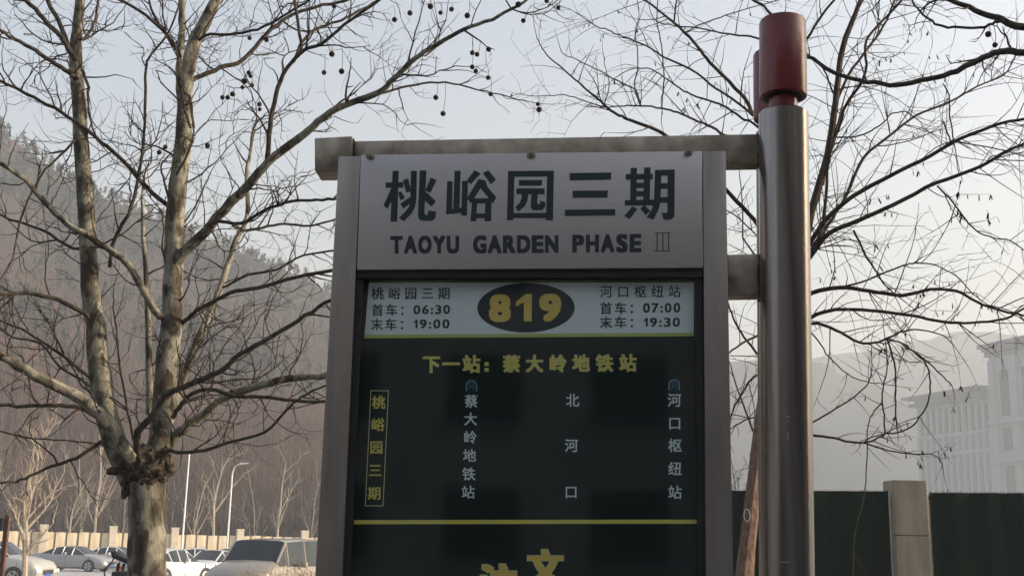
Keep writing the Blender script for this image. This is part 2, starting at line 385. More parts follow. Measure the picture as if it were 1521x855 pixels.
_gc = {}
def glyph(ch, bold):
    k = (ch, bold)
    if k not in _gc:
        c = bpy.data.curves.new('lettering', 'FONT'); c.body = ch; c.size = 1; c.offset = bold; c.resolution_u = 4
        o = bpy.data.objects.new('lettering', c); COL.objects.link(o)
        bpy.context.view_layer.update()
        me = bpy.data.meshes.new_from_object(o.evaluated_get(bpy.context.evaluated_depsgraph_get()))
        _gc[k] = ([(v.co.x, v.co.y) for v in me.vertices], [tuple(p.vertices) for p in me.polygons])
        bpy.data.objects.remove(o); bpy.data.curves.remove(c); bpy.data.meshes.remove(me)
    return _gc[k]
def quad_map(quad):
    (x0, y0), (x1, y1), (x2, y2), (x3, y3) = quad   # TL TR BR BL
    def f(u, v):                                     # u right, v down
        return ((x0 * (1 - u) + x1 * u) * (1 - v) + (x3 * (1 - u) + x2 * u) * v, (y0 * (1 - u) + y1 * u) * (1 - v) + (y3 * (1 - u) + y2 * u) * v)
    return f
def ring_shifts(b):                                  # heavier print: the outline laid down several times, slightly shifted
    return [(0.0, 0.0)] if b <= 0 else [(b * i, b * j * 0.8) for i in (-1, 0, 1) for j in (-1, 0, 1) if i or j] + [(0.0, 0.0)]
def put_cjk(mb, ch, cx, cy, w, h, off, bold=0.0):
    vs, fs = glyph(ch, 0.0)
    for k, (dx, dy) in enumerate(ring_shifts(bold)):
        mb.add([S(cx + (x + dx - 0.5) * w, cy - (y + dy - 0.38) * h, off + 0.00002 * k) for x, y in vs], fs)
ONE = ([(0.16, 0), (0.30, 0), (0.30, 0.70), (0.19, 0.70), (0.02, 0.50), (0.02, 0.38), (0.16, 0.49)], [(0, 1, 2, 3, 4, 5, 6)])
def put_latin(name, s, quad, off, matl, parent, bold=0.0, track=0.0):
    # every letter is scaled to its ink box and laid along the quad from left to right, one object each
    gl = []
    for ch in s:
        v0, f0 = ONE if ch == '1' else glyph(ch, 0.0)
        vs, fs = [], []
        for k, (dx, dy) in enumerate(ring_shifts(0.0 if ch == '1' else bold)):
            n = len(vs); vs += [(a + dx, c + dy, k) for a, c in v0]; fs += [tuple(n + i for i in f_) for f_ in f0]
        xs = [v[0] for v in vs]; gl.append([ch, vs, fs, min(xs), max(xs) - min(xs)])
    wide = [g[4] for g in gl if g[0] not in ':1I']; mean = sum(wide) / len(wide) if wide else 1
    x = 0.0; pos = []
    for g in gl:
        w = g[4] if g[0] in ':1I' else g[4] * 0.35 + mean * 0.65
        pos.append((x, w)); x += w + track
    tot = x - track; allv = [v[1] for g in gl for v in g[1]]; lo, hi = min(allv), max(allv); f = quad_map(quad); out = None
    for (ch, vs, fs, x0, w0), (px_, w) in zip(gl, pos):
        mb = MB(); mb.add([S(*f((px_ + (v[0] - x0) / w0 * w) / tot, (hi - v[1]) / (hi - lo)), off + 0.00002 * v[2]) for v in vs], fs); out = mb.build(name, matl, parent)
    return out
def word(name, s, quad, off, matl, parent, bold, track): return put_latin(name, s, quad, off, matl, parent, bold, track)

# title characters, stroke by stroke
def A(p): return (560 + p[0] / 5.516, 235 + p[1] / 5.516)
def B(p): return (740 + p[0] / 5.432, 235 + p[1] / 5.432)
chars = [
 (A, [[(128,103),(178,103),(165,520),(110,520)], [(70,200),(217,195),(215,240),(70,243)], [(122,235),(150,290),(85,417),(53,385)], [(172,285),(195,270),(230,325),(192,345)],
      [(278,103),(326,103),(322,340),(310,400),(285,450),(218,518),(178,488),(235,435),(262,395),(272,340)], [(212,180),(255,165),(280,270),(240,283)], [(190,372),(270,318),(285,362),(215,412)],
      [(350,100),(405,100),(388,440),(395,463),(412,465),(423,427),(485,437),(478,488),(455,512),(370,512),(345,500),(335,470)], [(440,158),(487,180),(437,285),(395,265)], [(392,278),(412,284),(482,352),(448,396),(392,345)]]),
 (A, [[(575,188),(620,188),(614,440),(566,445)], [(635,103),(685,103),(675,425),(623,432)], [(697,185),(745,185),(738,470),(690,470)], [(566,425),(700,402),(700,446),(566,460)],
      [(798,98),(850,125),(768,213),(735,185)], [(868,122),(912,98),(975,175),(932,213)], [(832,170),(888,182),(770,370),(736,328)], [(832,172),(888,182),(905,235),(978,320),(950,372),(845,240)],
      [(780,335),(824,335),(812,515),(765,515)], [(890,335),(938,335),(935,515),(880,515)], [(780,328),(935,328),(935,370),(780,370)], [(812,452),(885,452),(885,490),(812,490)]]),
 (B, [[(80,103),(132,103),(122,500),(70,500)], [(395,103),(450,100),(442,500),(385,500)], [(80,103),(450,100),(448,148),(80,150)], [(120,442),(390,440),(390,482),(120,482)],
      [(168,175),(355,175),(352,220),(166,222)], [(146,243),(375,243),(374,290),(146,290)], [(190,285),(245,285),(235,345),(215,385),(165,430),(137,395),(172,360),(187,325)],
      [(268,285),(320,285),(315,360),(323,372),(336,370),(340,342),(383,355),(378,395),(355,418),(290,420),(265,405),(262,380)]]),
 (B, [[(577,120),(912,115),(910,173),(577,180)], [(600,262),(885,260),(883,318),(600,320)], [(538,415),(945,410),(945,462),(538,467)]]),
 (B, [[(1068,78),(1120,78),(1115,345),(1065,345)], [(1178,75),(1230,75),(1222,345),(1170,345)], [(1030,128),(1248,125),(1246,172),(1030,174)], [(1105,197),(1182,197),(1182,240),(1105,240)],
      [(1105,266),(1182,266),(1182,308),(1105,308)], [(1022,338),(1262,334),(1258,380),(1020,382)], [(1082,388),(1125,408),(1060,492),(1017,465)], [(1180,375),(1228,425),(1190,457),(1147,407)],
      [(1265,95),(1318,95),(1310,330),(1300,400),(1255,495),(1198,475),(1240,410),(1258,340)], [(1265,95),(1425,90),(1424,138),(1265,142)],
      [(1368,92),(1425,90),(1422,455),(1415,480),(1385,497),(1335,495),(1318,440),(1358,442),(1366,430)], [(1305,202),(1372,200),(1372,245),(1305,247)], [(1300,314),(1372,312),(1372,357),(1298,359)]])]
for fn, strokes in chars:
    mb = MB()
    for k, st in enumerate(strokes): spoly(mb, [fn(p) for p in st], 0.0064 + 0.00004 * k)
    mb.build('title_character', M['title_green'], title)
BB = 0.055
word('title_word', 'TAOYU', [(579.8,350.2),(682,349.6),(682,376.4),(579.8,377)], 0.0066, M['title_black'], title, BB, 0.07)
word('title_word', 'GARDEN', [(702.7,349.4),(829.5,348.8),(829.5,375.8),(702.7,376.6)], 0.0066, M['title_black'], title, BB, 0.07)
word('title_word', 'PHASE', [(850,348.2),(952.6,347),(952.6,374.8),(850,375.4)], 0.0066, M['title_black'], title, BB, 0.09)
mb = MB()
for k, x in enumerate((1283, 1329, 1374)):
    spoly(mb, [B((x-4,602)), B((x+4,602)), B((x+3,748)), B((x-5,748))], 0.00662 + k * 0.00003)
spoly(mb, [B((1263,601)), B((1394,599)), B((1394,605)), B((1263,607))], 0.00675); spoly(mb, [B((1260,745)), B((1391,744)), B((1391,750)), B((1260,751))], 0.00678)
mb.build('title_numeral', M['title_black'], title)

# header band
def flat(name, pts, off, matl, parent):
    mb = MB(); spoly(mb, pts, off); return mb.build(name, matl, parent)
flat('olive_line', [(548,412.5),(1031,412.5),(1031,419),(548,419.5)], PO + 0.0004, M['olive'], poster)
header = flat('header_band', [(548,419.7),(1031,419.2),(1030.5,494),(541.5,497)], PO + 0.0005, M['header'], poster)
flat('lime_line', [(541.3,497.2),(1030.5,494.2),(1030.5,499),(541,502)], PO + 0.0006, M['lime'], poster)
flat('route_oval', [(781.3 + 72.4 * math.cos(a), 456.8 - 0.005 * 72 * math.cos(a) + 36.8 * math.sin(a)) for a in [2 * math.pi * k / 72 for k in range(72)]], PO + 0.0009, M['oval'], header)
for s, q in (('8', [(726.6,436.8),(758.6,436.6),(758.8,478),(726.2,478.2)]), ('1', [(766.4,436.4),(790.2,436.2),(789.6,477),(766.4,477.2)]), ('9', [(801,436),(833.6,435.8),(833.6,477.4),(800.8,477.6)])):
    put_latin('route_digit', s, q, PO + 0.0013, M['gold'], header, 0.05)
def row(name, s, x0, pitch, cy, w, h, off, matl, parent, bold=0.012, dy=0.0):
    for i, ch in enumerate(s): mb = MB(); put_cjk(mb, ch, x0 + pitch * i, cy + dy * i, w, h, off, bold); mb.build(name, matl, parent)
IO = PO + 0.0010
row('header_text', '桃峪园三期', 560.8, 24.7, 435.6, 19, 19, IO, M['ink'], header, 0.016, -0.1)
row('header_text', '首车：', 560.6, 20.9, 460.3, 18.6, 18.6, IO, M['ink'], header, 0.016, -0.1)
row('header_text', '末车：', 559.8, 20.9, 481.6, 18.6, 18.6, IO, M['ink'], header, 0.016, -0.1)
word('header_text', '06:30', [(614.5,453),(668.5,452.6),(668.3,466),(614,466.4)], IO, M['ink'], header, 0.028, 0.14)
word('header_text', '19:00', [(614.5,474.2),(667.8,473.8),(667.6,487.4),(614,487.9)], IO, M['ink'], header, 0.028, 0.14)
row('header_text', '河口枢纽站', 900.3, 25.4, 433.0, 19, 19, IO, M['ink'], header, 0.010, -0.1)
row('header_text', '首车：', 900.2, 21.5, 457.6, 18.8, 18.8, IO, M['ink'], header, 0.016, -0.1)
row('header_text', '末车：', 900.2, 21.5, 478.6, 18.8, 18.8, IO, M['ink'], header, 0.016, -0.1)
word('header_text', '07:00', [(955.2,450),(1010.5,449.6),(1010.4,463.8),(955,464.2)], IO, M['ink'], header, 0.028, 0.14)
word('header_text', '19:30', [(956,471.6),(1010,471.2),(1009.8,485),(955.8,485.4)], IO, M['ink'], header, 0.028, 0.14)
# next stop line
NS = [('下', 640.8, 27), ('一', 670, 27), ('站', 700.2, 27)] + [(c, x, 26.6) for c, x in zip('蔡大岭地铁站', (760, 794, 828.5, 863, 897.8, 932.6))]
for nm, b_, o_, mt_ in (('next_stop_outline', 0.046, 0.0008, 'pale_yellow'), ('next_stop_text', 0.022, 0.0012, 'yellow')):
    for i, (c, x, w_) in enumerate(NS): mb = MB(); put_cjk(mb, c, x, 540.4 - 0.006 * (x - 640), w_ * 0.98, w_ * 1.0, PO + o_, b_); mb.build(nm, M[mt_], poster)
    if nm == 'next_stop_text':
        mb = MB(); spoly(mb, [(719.7,537.5),(726,537.5),(726,543),(719.7,543)], PO + o_); spoly(mb, [(719.7,546),(726,546),(726,551.5),(719.7,551.5)], PO + o_); mb.build(nm, M[mt_], poster)
def column(name, s, pts, size, matl, bold):
    for ch, (x, y) in zip(s, pts): mb = MB(); put_cjk(mb, ch, x, y, size, size, PO + 0.0010, bold); mb.build(name, matl, poster)
column('stop_name', '桃峪园三期', [(562.4,597),(561,630),(559,663.7),(557.4,697.8),(556,731.8)], 20.5, M['yellow'], 0.02)
column('stop_name', '蔡大岭地铁站', [(700,595.3),(699,621.6),(698.4,648.8),(697.4,675.8),(696.4,703.3),(695.4,730)], 20.3, M['pale'], 0.016)
column('stop_name', '北河口', [(850.4,594),(848.8,661),(848.2,730)], 20.6, M['pale'], 0.016)
column('stop_name', '河口枢纽站', [(1001.8,593.8),(1002.2,628),(1002.6,661),(1002.6,695.4),(1002.6,730.4)], 21, M['pale'], 0.016)
def line_strip(mb, pts, w, off, closed=False):
    n = len(pts)
    for i in range(n if closed else n - 1):
        (x0, y0), (x1, y1) = pts[i], pts[(i + 1) % n]; L_ = math.hypot(x1 - x0, y1 - y0) or 1; nx, ny = -(y1 - y0) / L_ * w / 2, (x1 - x0) / L_ * w / 2
        ex, ey = (x1 - x0) / L_ * w * 0.3, (y1 - y0) / L_ * w * 0.3
        spoly(mb, [(x0 + nx - ex, y0 + ny - ey), (x1 + nx + ex, y1 + ny + ey), (x1 - nx + ex, y1 - ny + ey), (x0 - nx - ex, y0 - ny - ey)], off + 0.00003 * i)
mb = MB(); line_strip(mb, [(550.9,579.8),(577,579.8),(569,750.5),(542.6,750.5)], 1.1, PO + 0.001, True); mb.build('stop_outline', M['pale_yellow'], poster)
for cx, cy in ((700.3, 572.2), (1001.4, 570.8)):
    mb = MB(); arch = [(cx - 7.6, cy + 7.8), (cx - 7.2, cy - 1)] + [(cx - 7.2 * math.cos(a), cy - 1 - 6 * math.sin(a)) for a in [math.pi * k / 10 for k in range(1, 10)]] + [(cx + 7.2, cy - 1), (cx + 7.6, cy + 7.8)]
    line_strip(mb, arch, 2.3, PO + 0.001); logo = mb.build('metro_emblem', M['metro_pale'], poster)
    mb = MB()
    line_strip(mb, [(cx - 3.2, cy + 2.6), (cx - 3.2, cy - 3), (cx + 3.2, cy - 3), (cx + 3.2, cy + 2.6)], 1.1, PO + 0.0014)
    line_strip(mb, [(cx - 2.6, cy + 1), (cx + 2.6, cy + 1)], 1.1, PO + 0.0016)
    line_strip(mb, [(cx, cy + 1), (cx - 4.2, cy + 7.6)], 1.2, PO + 0.0017); line_strip(mb, [(cx, cy + 1), (cx + 4.2, cy + 7.6)], 1.2, PO + 0.0018)
    mb.build('emblem_train', M['metro'], logo)
flat('yellow_line', [(524,771.6),(1036.5,771),(1036.5,777),(524,777.8)], PO + 0.0008, M['yellow'], poster)
for nm, b_, o_, mt_ in (('slogan_outline', 0.06, 0.0008, 'pale_yellow'), ('slogan', 0.036, 0.0012, 'gold')):
    for c_, x_, y_, w_ in (('注', 740.5, 864, 56), ('文', 810, 841.5, 54)): mb = MB(); put_cjk(mb, c_, x_, y_, w_, w_, PO + o_, b_); mb.build(nm, M[mt_], poster)

# the two poles with their red caps
def pole(yd, px_top, py_top, px_bot, r, cap_r, caption, cap_h0, cap_h1, neck_r, label, nm):
    top = W(px_top, py_top, yd); bot = W(px_bot, 855, yd); t = (top.z - 0.0) / (top.z - bot.z); base = top.lerp(bot, t)
    root = thing(nm, label, 'pole', base)
    mb = MB(); n = 64; ax = (top - base).normalized()
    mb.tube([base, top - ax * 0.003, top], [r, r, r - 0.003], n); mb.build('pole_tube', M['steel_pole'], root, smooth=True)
    mb = MB(); mb.tube([top, top + ax * (cap_h0 + 0.01)], neck_r, 40); mb.build('pole_neck', M['red'], root, smooth=True)
    mb = MB(); a, b = top + ax * cap_h0, top + ax * cap_h1
    mb.tube([a, a + ax * 0.002, a + ax * 0.006, b - ax * 0.007, b - ax * 0.002, b], [cap_r - 0.006, cap_r - 0.001, cap_r, cap_r, cap_r - 0.002, cap_r - 0.008], 64); mb.build('red_cap', M['red'], root, smooth=True)
    mb = MB(); mb.tube([a - ax * 0.0016, a + ax * 0.0003], cap_r * 0.82, 48); mb.build('cap_underside', M['gasket'], root, smooth=True)  # thin black disc that darkens the underside of the cap
    mb = MB(); mb.tube([base - ax * 0.0, base + ax * 0.012], r * 1.9, 40); mb.build('base_plate', M['steel_beam'], root, smooth=True)
    return root
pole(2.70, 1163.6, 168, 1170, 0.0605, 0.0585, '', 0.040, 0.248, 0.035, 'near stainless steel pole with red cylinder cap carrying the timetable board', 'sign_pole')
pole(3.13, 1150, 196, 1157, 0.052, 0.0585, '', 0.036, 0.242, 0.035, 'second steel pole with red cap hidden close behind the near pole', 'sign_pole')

_pole = [o for o in COL.objects if o.name == 'sign_pole'][0]
M['scratch'] = mat('scratched_steel', (0.55, 0.50, 0.48), rough=0.6)
for pts in ([(1189.5,614),(1189,638)], [(1167,617),(1172,619),(1178,617),(1185,618)], [(1170,626),(1176,624),(1175,631),(1180,637),(1184,632),(1179,628)], [(1157,834),(1172,834.6)], [(1171,640),(1170,652)]):
    q = []
    for x, y in pts:
        c = W(1163.6 + (y - 176) * 0.0094, y, 2.70); d = W(x, y, 2.70); dx = d.x - c.x; q.append(EYE + (d - EYE) * ((2.70 - math.sqrt(max(0, .0606 ** 2 - dx * dx))) / 2.70))
    mb = MB(); mb.tube(q, 0.00045, 4); mb.build('scratch_mark', M['scratch'], _pole)
# ------------------------------------------------------------------ trees, limb by limb
def smooth_path(pts, sub=4):
    out = []; n = len(pts)
    for i in range(n - 1):
        p0, p1, p2, p3 = pts[max(i - 1, 0)], pts[i], pts[i + 1], pts[min(i + 2, n - 1)]
        for k in range(sub):
            t = k / sub; t2 = t * t; t3 = t2 * t
            out.append(0.5 * ((2 * p1) + (p2 - p0) * t + (2 * p0 - 5 * p1 + 4 * p2 - p3) * t2 + (3 * p1 - p0 - 3 * p2 + p3) * t3))
    out.append(pts[-1]); return out
class Tree:
    def __init__(s, seed, matl_twig, style): s.rng = random.Random(seed); s.nodes = []; s.twigs = MB(); s.mt = matl_twig; s.style = style; s.tips = []
    def limb(s, name, px, w0, w1, Y0, Y1, matl, root, twig=1.0, sides=8, tl=0.6, wob=0.10, jit=0.0):
        n = len(px); P = []; st_r = s.style.get('r', 1.0)
        for i, (x, y) in enumerate(px): P.append(W(x, y, Y0 + (Y1 - Y0) * i / (n - 1)))
        P = smooth_path(P, 4); m = len(P)
        for i in range(1, m - 1): P[i] = P[i] + Vector((s.rng.gauss(0, 1), s.rng.gauss(0, 1), s.rng.gauss(0, 1))) * (jit or 0.0035)
        R = []
        for i, p in enumerate(P):
            t = i / (m - 1); w = w0 + (w1 - w0) * t
            R.append(0.5 * w * (p - EYE).dot(FWD) / F_PX)
        mb = MB(); mb.tube(P, R, sides, wob=wob)
        mb.build(name, matl, root, smooth=True)
        for p, r in zip(P, R): s.nodes.append((p, r))
        if twig > 0:
            L_ = sum((P[i + 1] - P[i]).length for i in range(m - 1)); cnt = int(L_ * (8.0 if s.style.get('r') is None else 11.0) * twig) + 1
            for _ in range(cnt):
                u = s.rng.uniform(0.10, 1.0); i = min(m - 2, int(u * (m - 1)))
                d = (P[i + 1] - P[i]).normalized()
                s.grow(P[i], s.side(d, s.rng.uniform(35, 75)), s.rng.uniform(0.35, 1.2) * tl * s.style['tl'], min(R[i] * 0.6, s.rng.uniform(*s.style['rr']) * st_r), 2)
            d = (P[-1] - P[-3]).normalized(); s.grow(P[-1], d, tl * 1.0, R[-1] * 0.9, 2)
    def side(s, d, ang):
        a = d.orthogonal().normalized(); a.rotate(Matrix.Rotation(s.rng.uniform(0, 2 * math.pi), 3, d))
        t = math.radians(ang); return (d * math.cos(t) + a * math.sin(t)).normalized()
    def grow(s, p, d, length, r, lvl):
        rng = s.rng; st = s.style; seg = 0.075 if lvl else 0.06
        n = max(3, int(length / seg)); pts = [p]; q = p.copy(); dd = d.copy(); curl = Vector((rng.gauss(0, 1), rng.gauss(0, 1), rng.gauss(0, 1))) * st['curl']
        for i in range(n):
            z = 1 if i % 2 else -1
            dd = (dd + Vector((rng.gauss(0, 1), rng.gauss(0, 1), rng.gauss(0, 1))) * st['jit'] + curl + Vector((0, 0, st['up'] * (1 if lvl else 0.6)))).normalized()
            q = q + dd * (length / n); pts.append(q.copy())
            if lvl > 0 and i > 0 and rng.random() < st['branch']:
                s.grow(q, s.side(dd, rng.uniform(30, 70)), length * rng.uniform(0.25, 0.6), r * 0.62, lvl - 1)
        rr = [max(r * (1 - 0.72 * i / n), st['rmin']) for i in range(n + 1)]
        s.twigs.tube(pts, rr, 4 if lvl == 2 else 3, cap=False)
        for a, b in zip(pts[1:], rr[1:]): s.nodes.append((a, b))
        s.tips.append((pts[-1], dd))
    def finish(s, root):
        o = s.twigs.build('twigs', s.mt, root, smooth=True); tag(o, kind='stuff'); return o
    def nearest(s, px, py, up=True):
        best = None
        for (x, y, p) in s._pp:
            dy = py - y
            if up and dy < 3: continue
            c = abs(x - px) * 2.2 + abs(dy - 14)
            if best is None or c < best[0]: best = (c, p)
        return best
    def project(s):
        s._pp = []
        for p, r in s.nodes:
            d = p - EYE
            if d.dot(FWD) > 0.5: x, y = proj(p); s._pp.append((x, y, p))
PLANE_STYLE = dict(curl=0.03, jit=0.20, up=0.055, branch=0.5, rmin=0.0010, tl=1.35, rr=(.0045, .011))
pb = W(217, 858, 9.8); base = Vector((pb.x, pb.y, ground_z(9.8)))
T1 = Tree(11, M['twig'], PLANE_STYLE)
ptree = thing('plane_tree', 'mottled pale plane tree with knotted pollard head and bare limbs, left of the sign', 'tree', base)
tp = [base + Vector((-0.01, 0, -0.05)), base + Vector((0, 0, 0.25)), W(217, 880, 9.8), W(218, 820, 9.8), W(219, 760, 9.8), W(219, 722, 9.8), W(219, 700, 9.8)]
tp = smooth_path(tp, 6); K = 9.8 / 1700
mb = MB(); n_ = len(tp)
mb.tube(tp, [(27.5 + 9 * max(0, 1 - i / 9) - 1.2 * (i / n_)) * K for i in range(n_)], 24, wob=0.10); mb.build('trunk', M['trunk_bark'], ptree, smooth=True)
# the knotted head: a swollen lump with scars and stubs
def burl(root, cpx, cpy, Y, rx, rz, seed, name='burl'):
    c = W(cpx, cpy, Y); mb = MB(); rnd = random.Random(seed); nu, nv = 40, 26
    for j in range(nv + 1):
        for i in range(nu):
            a = 2 * math.pi * i / nu; b = -math.pi / 2 + math.pi * j / nv
            v = Vector((math.cos(b) * math.cos(a), math.cos(b) * math.sin(a), math.sin(b)))
            k = 1 + 0.16 * noise.noise(v * 3.2 + Vector((seed, 0, 0))) + 0.16 * noise.noise(v * 8 + Vector((0, seed, 0))) + 0.06 * noise.noise(v * 18)
            mb.v.append((c.x + v.x * rx * k, c.y + v.y * rx * k, c.z + v.z * rz * k))
    for j in range(nv):
        for i in range(nu): mb.f.append((j * nu + i, j * nu + (i + 1) % nu, (j + 1) * nu + (i + 1) % nu, (j + 1) * nu + i))
    return mb.build(name, M['burl'], root, smooth=True)
burl(ptree, 219, 694, 9.8, 36 * K, 33 * K, 3); burl(ptree, 188, 704, 9.78, 11 * K, 20 * K, 9); burl(ptree, 243, 684, 9.75, 12 * K, 22 * K, 5)
for k, (x0, y0, x1, y1) in enumerate(((186, 690, 158, 700), (190, 715, 183, 740), (250, 690, 258, 702))):
    mb = MB(); mb.tube(smooth_path([W(x0, y0, 9.75), W((x0 + x1) / 2, (y0 + y1) / 2 + 3, 9.72), W(x1, y1, 9.7)], 4), [8 * K, 7.5 * K, 7 * K, 7 * K, 6.5 * K, 6 * K, 5 * K, 4 * K, 3 * K], 8, wob=0.5); mb.build('stub', M['burl'], ptree, smooth=True)
BK, BD = M['bark'], M['bark_dark']
L1 = [(197,712),(170,655),(153,590),(143,500),(134,425),(128,322),(120,201),(113,101),(113,60),(119,0),(124,-60)]
T1.limb('limb', L1, 38, 11, 9.8, 9.5, BK, ptree, 0.7, 14, 0.7)
L2 = [(228,707),(240,626),(250,526),(256,455),(259,352),(264,277),(273,201),(275,151),(280,101),(290,60),(308,25),(330,-25),(345,-70)]
T1.limb('limb', L2, 36, 13, 9.8, 9.9, BK, ptree, 0.5, 14, 0.7)
LIMBS = [  # points, start width, end width, start distance, end distance, material, twig density, twig length
 ([(252,420),(267,382),(302,347),(342,302),(372,272),(397,241),(443,206),(473,181),(501,161),(558,140),(586,117),(614,89),(651,65),(688,44),(731,28),(768,9),(800,-12)], 17, 3.5, 9.85, 8.6, BK, 1.0, .5),
 ([(501,161),(530,152),(562,140),(604,129),(651,122),(693,129),(731,138),(777,149)], 5, 1.6, 9.1, 9.6, BD, .8, .4),
 ([(397,241),(400,201),(407,151),(422,111),(448,77),(478,65),(511,37),(558,5),(590,-25)], 8, 3.5, 9.5, 8.9, BD, 1.0, .5),
 ([(436,92),(450,62),(469,44),(500,33),(530,18),(562,0),(600,-20)], 5, 3, 9.3, 9.8, BD, .8, .5),
 ([(204,695),(191,671),(151,616),(101,581),(50,556),(0,526),(-60,500)], 22, 12, 9.75, 8.8, BK, .6, .6),
 ([(250,476),(232,464),(215,435),(191,395),(146,360),(101,334),(65,299),(40,269),(0,241),(-50,200)], 12, 6, 9.8, 9.0, BK, .8, .6),
 ([(248,304),(216,277),(186,241),(151,211),(126,191),(91,166),(50,146),(25,131),(0,121),(-50,100)], 7, 4, 9.85, 9.2, BD, .9, .5),
 ([(163,397),(171,352),(191,317),(204,272),(211,226),(216,166),(217,101),(221,86),(246,55),(262,20),(270,-20)], 6, 2.5, 9.6, 9.3, BD, .8, .4),
 ([(113,90),(103,75),(91,55),(65,28),(40,0),(10,-30)], 9, 6, 9.5, 9.3, BD, .6, .5),
 ([(112,86),(103,72),(91,40),(70,0),(60,-30)], 8, 6, 9.55, 9.9, BD, .5, .5),
 ([(114,118),(103,108),(75,91),(45,70),(15,55),(0,45),(-40,30)], 8, 4, 9.5, 9.0, BD, .8, .5),
 ([(120,58),(130,52),(141,30),(146,0),(150,-30)], 5, 3, 9.5, 9.8, BD, .6, .4),
 ([(122,103),(131,130),(131,156),(138,190),(150,215)], 5, 2, 9.5, 9.3, BD, .6, .3),
 ([(281,120),(297,113),(327,101),(362,88),(397,50),(428,25),(470,10),(510,2),(560,-20)], 8, 4, 9.9, 10.6, BD, .9, .5),
 ([(284,80),(302,55),(352,50),(392,40),(428,20),(453,5),(480,-15)], 5, 3, 9.9, 9.5, BD, .7, .4),
 ([(262,75),(246,50),(216,23),(176,0),(140,-15)], 6, 4, 9.9, 9.6, BD, .8, .4),
 ([(268,84),(252,55),(231,30),(221,0),(215,-30)], 5, 3, 9.9, 10.2, BD, .8, .4),
 ([(448,76),(443,40),(438,0),(436,-30)], 5, 4, 9.3, 9.2, BD, .5, .4),
 ([(268,150),(266,110),(268,75),(270,40),(271,0),(272,-40)], 11, 9, 9.9, 10.1, BK, .6, .5),
 ([(300,345),(322,329),(357,332),(392,312),(433,299),(470,297),(500,295)], 6, 4, 9.7, 9.2, BD, 1.0, .4),
 ([(345,334),(362,342),(390,338),(423,332),(460,336),(500,325)], 5, 3, 9.6, 9.9, BD, .9, .4),
 ([(288,190),(283,150),(268,128),(262,110)], 4, 3, 9.7, 9.6, BD, .6, .3),
 ([(284,190),(275,165),(270,130),(266,100),(262,75)], 4, 3, 9.65, 9.6, BD, .6, .3),
 ([(235,690),(250,630),(265,580),(282,535),(307,475),(327,427),(342,382),(352,352),(367,322),(367,251),(372,226),(376,190)], 15, 4, 10.0, 11.2, BK, .7, .6),
 ([(246,668),(258,652),(272,636),(302,616),(332,591),(372,576),(412,565),(450,560),(500,556),(560,545)], 15, 9, 9.85, 9.6, BK, .8, .5),
 ([(201,680),(203,660),(206,641),(231,611),(246,586),(282,571),(327,551),(357,526),(402,500),(453,470),(493,445),(530,430)], 12, 5, 9.65, 9.0, BD, .9, .5),
 ([(250,669),(270,671),(302,669),(342,656),(392,641),(428,606),(455,585),(490,570)], 6, 3, 9.7, 9.2, BD, .9, .4),
 ([(256,620),(270,600),(285,585),(312,578),(350,588),(400,590),(450,596),(500,596)], 7, 5, 9.7, 9.4, BD, .8, .5),
 ([(150,655),(121,676),(86,689),(50,704),(25,714),(0,716),(-40,720)], 6, 3, 9.7, 9.2, BD, .7, .4),
 ([(150,622),(120,606),(91,601),(50,603),(0,601),(-50,600)], 7, 5, 9.7, 9.2, BD, .8, .5),
 ([(148,575),(116,546),(75,515),(35,490),(0,475),(-40,455)], 5, 3, 9.7, 9.3, BD, .8, .4),
 ([(136,480),(126,465),(86,445),(40,435),(0,438),(-50,436)], 8, 5, 9.7, 9.1, BD, .8, .5),
 ([(130,372),(100,365),(70,345),(30,330),(0,320),(-40,300)], 5, 3, 9.7, 9.9, BD, .8, .5),
 ([(268,484),(285,468),(302,455),(342,435),(382,427),(440,412),(500,400),(540,395)], 7, 5, 9.85, 9.3, BD, 1.0, .5),
 ([(222,615),(221,525),(219,450),(214,370),(211,307),(214,270)], 11, 4, 10.0, 10.5, BK, .6, .4),
 ([(199,655),(186,591),(176,525),(171,475),(168,440)], 4, 2, 9.7, 9.5, BD, .8, .3),
 ([(262,260),(280,225),(287,195),(284,170)], 4, 2, 9.7, 9.5, BD, .5, .3),
 ([(252,300),(242,262),(240,245),(252,230)], 4, 2, 9.8, 9.6, BD, .5, .3),
 ([(0,640),(50,650),(110,655),(150,660)], 2.5, 2, 9.3, 9.5, BD, .8, .3),
 ([(152,600),(130,570),(90,545),(60,510),(20,500),(-20,470)], 4, 3, 9.9, 10.3, BD, .9, .5),
 ([(330,427),(370,408),(410,400),(450,380),(500,372)], 4, 3, 10.5, 10.4, BD, .9, .4),
 ([(258,350),(285,315),(300,285),(310,262)], 3, 2, 9.9, 10.1, BD, .6, .3),
 ([(120,201),(90,230),(60,262),(30,330),(20,380)], 4, 2.5, 9.5, 9.2, BD, .8, .4),
]
for px, w0, w1, y0, y1, mt_, tw, tl in LIMBS:
    T1.limb('limb', px, w0, w1, y0, y1, mt_, ptree, tw, 10 if w0 > 9 else 7, tl)
T1.finish(ptree)
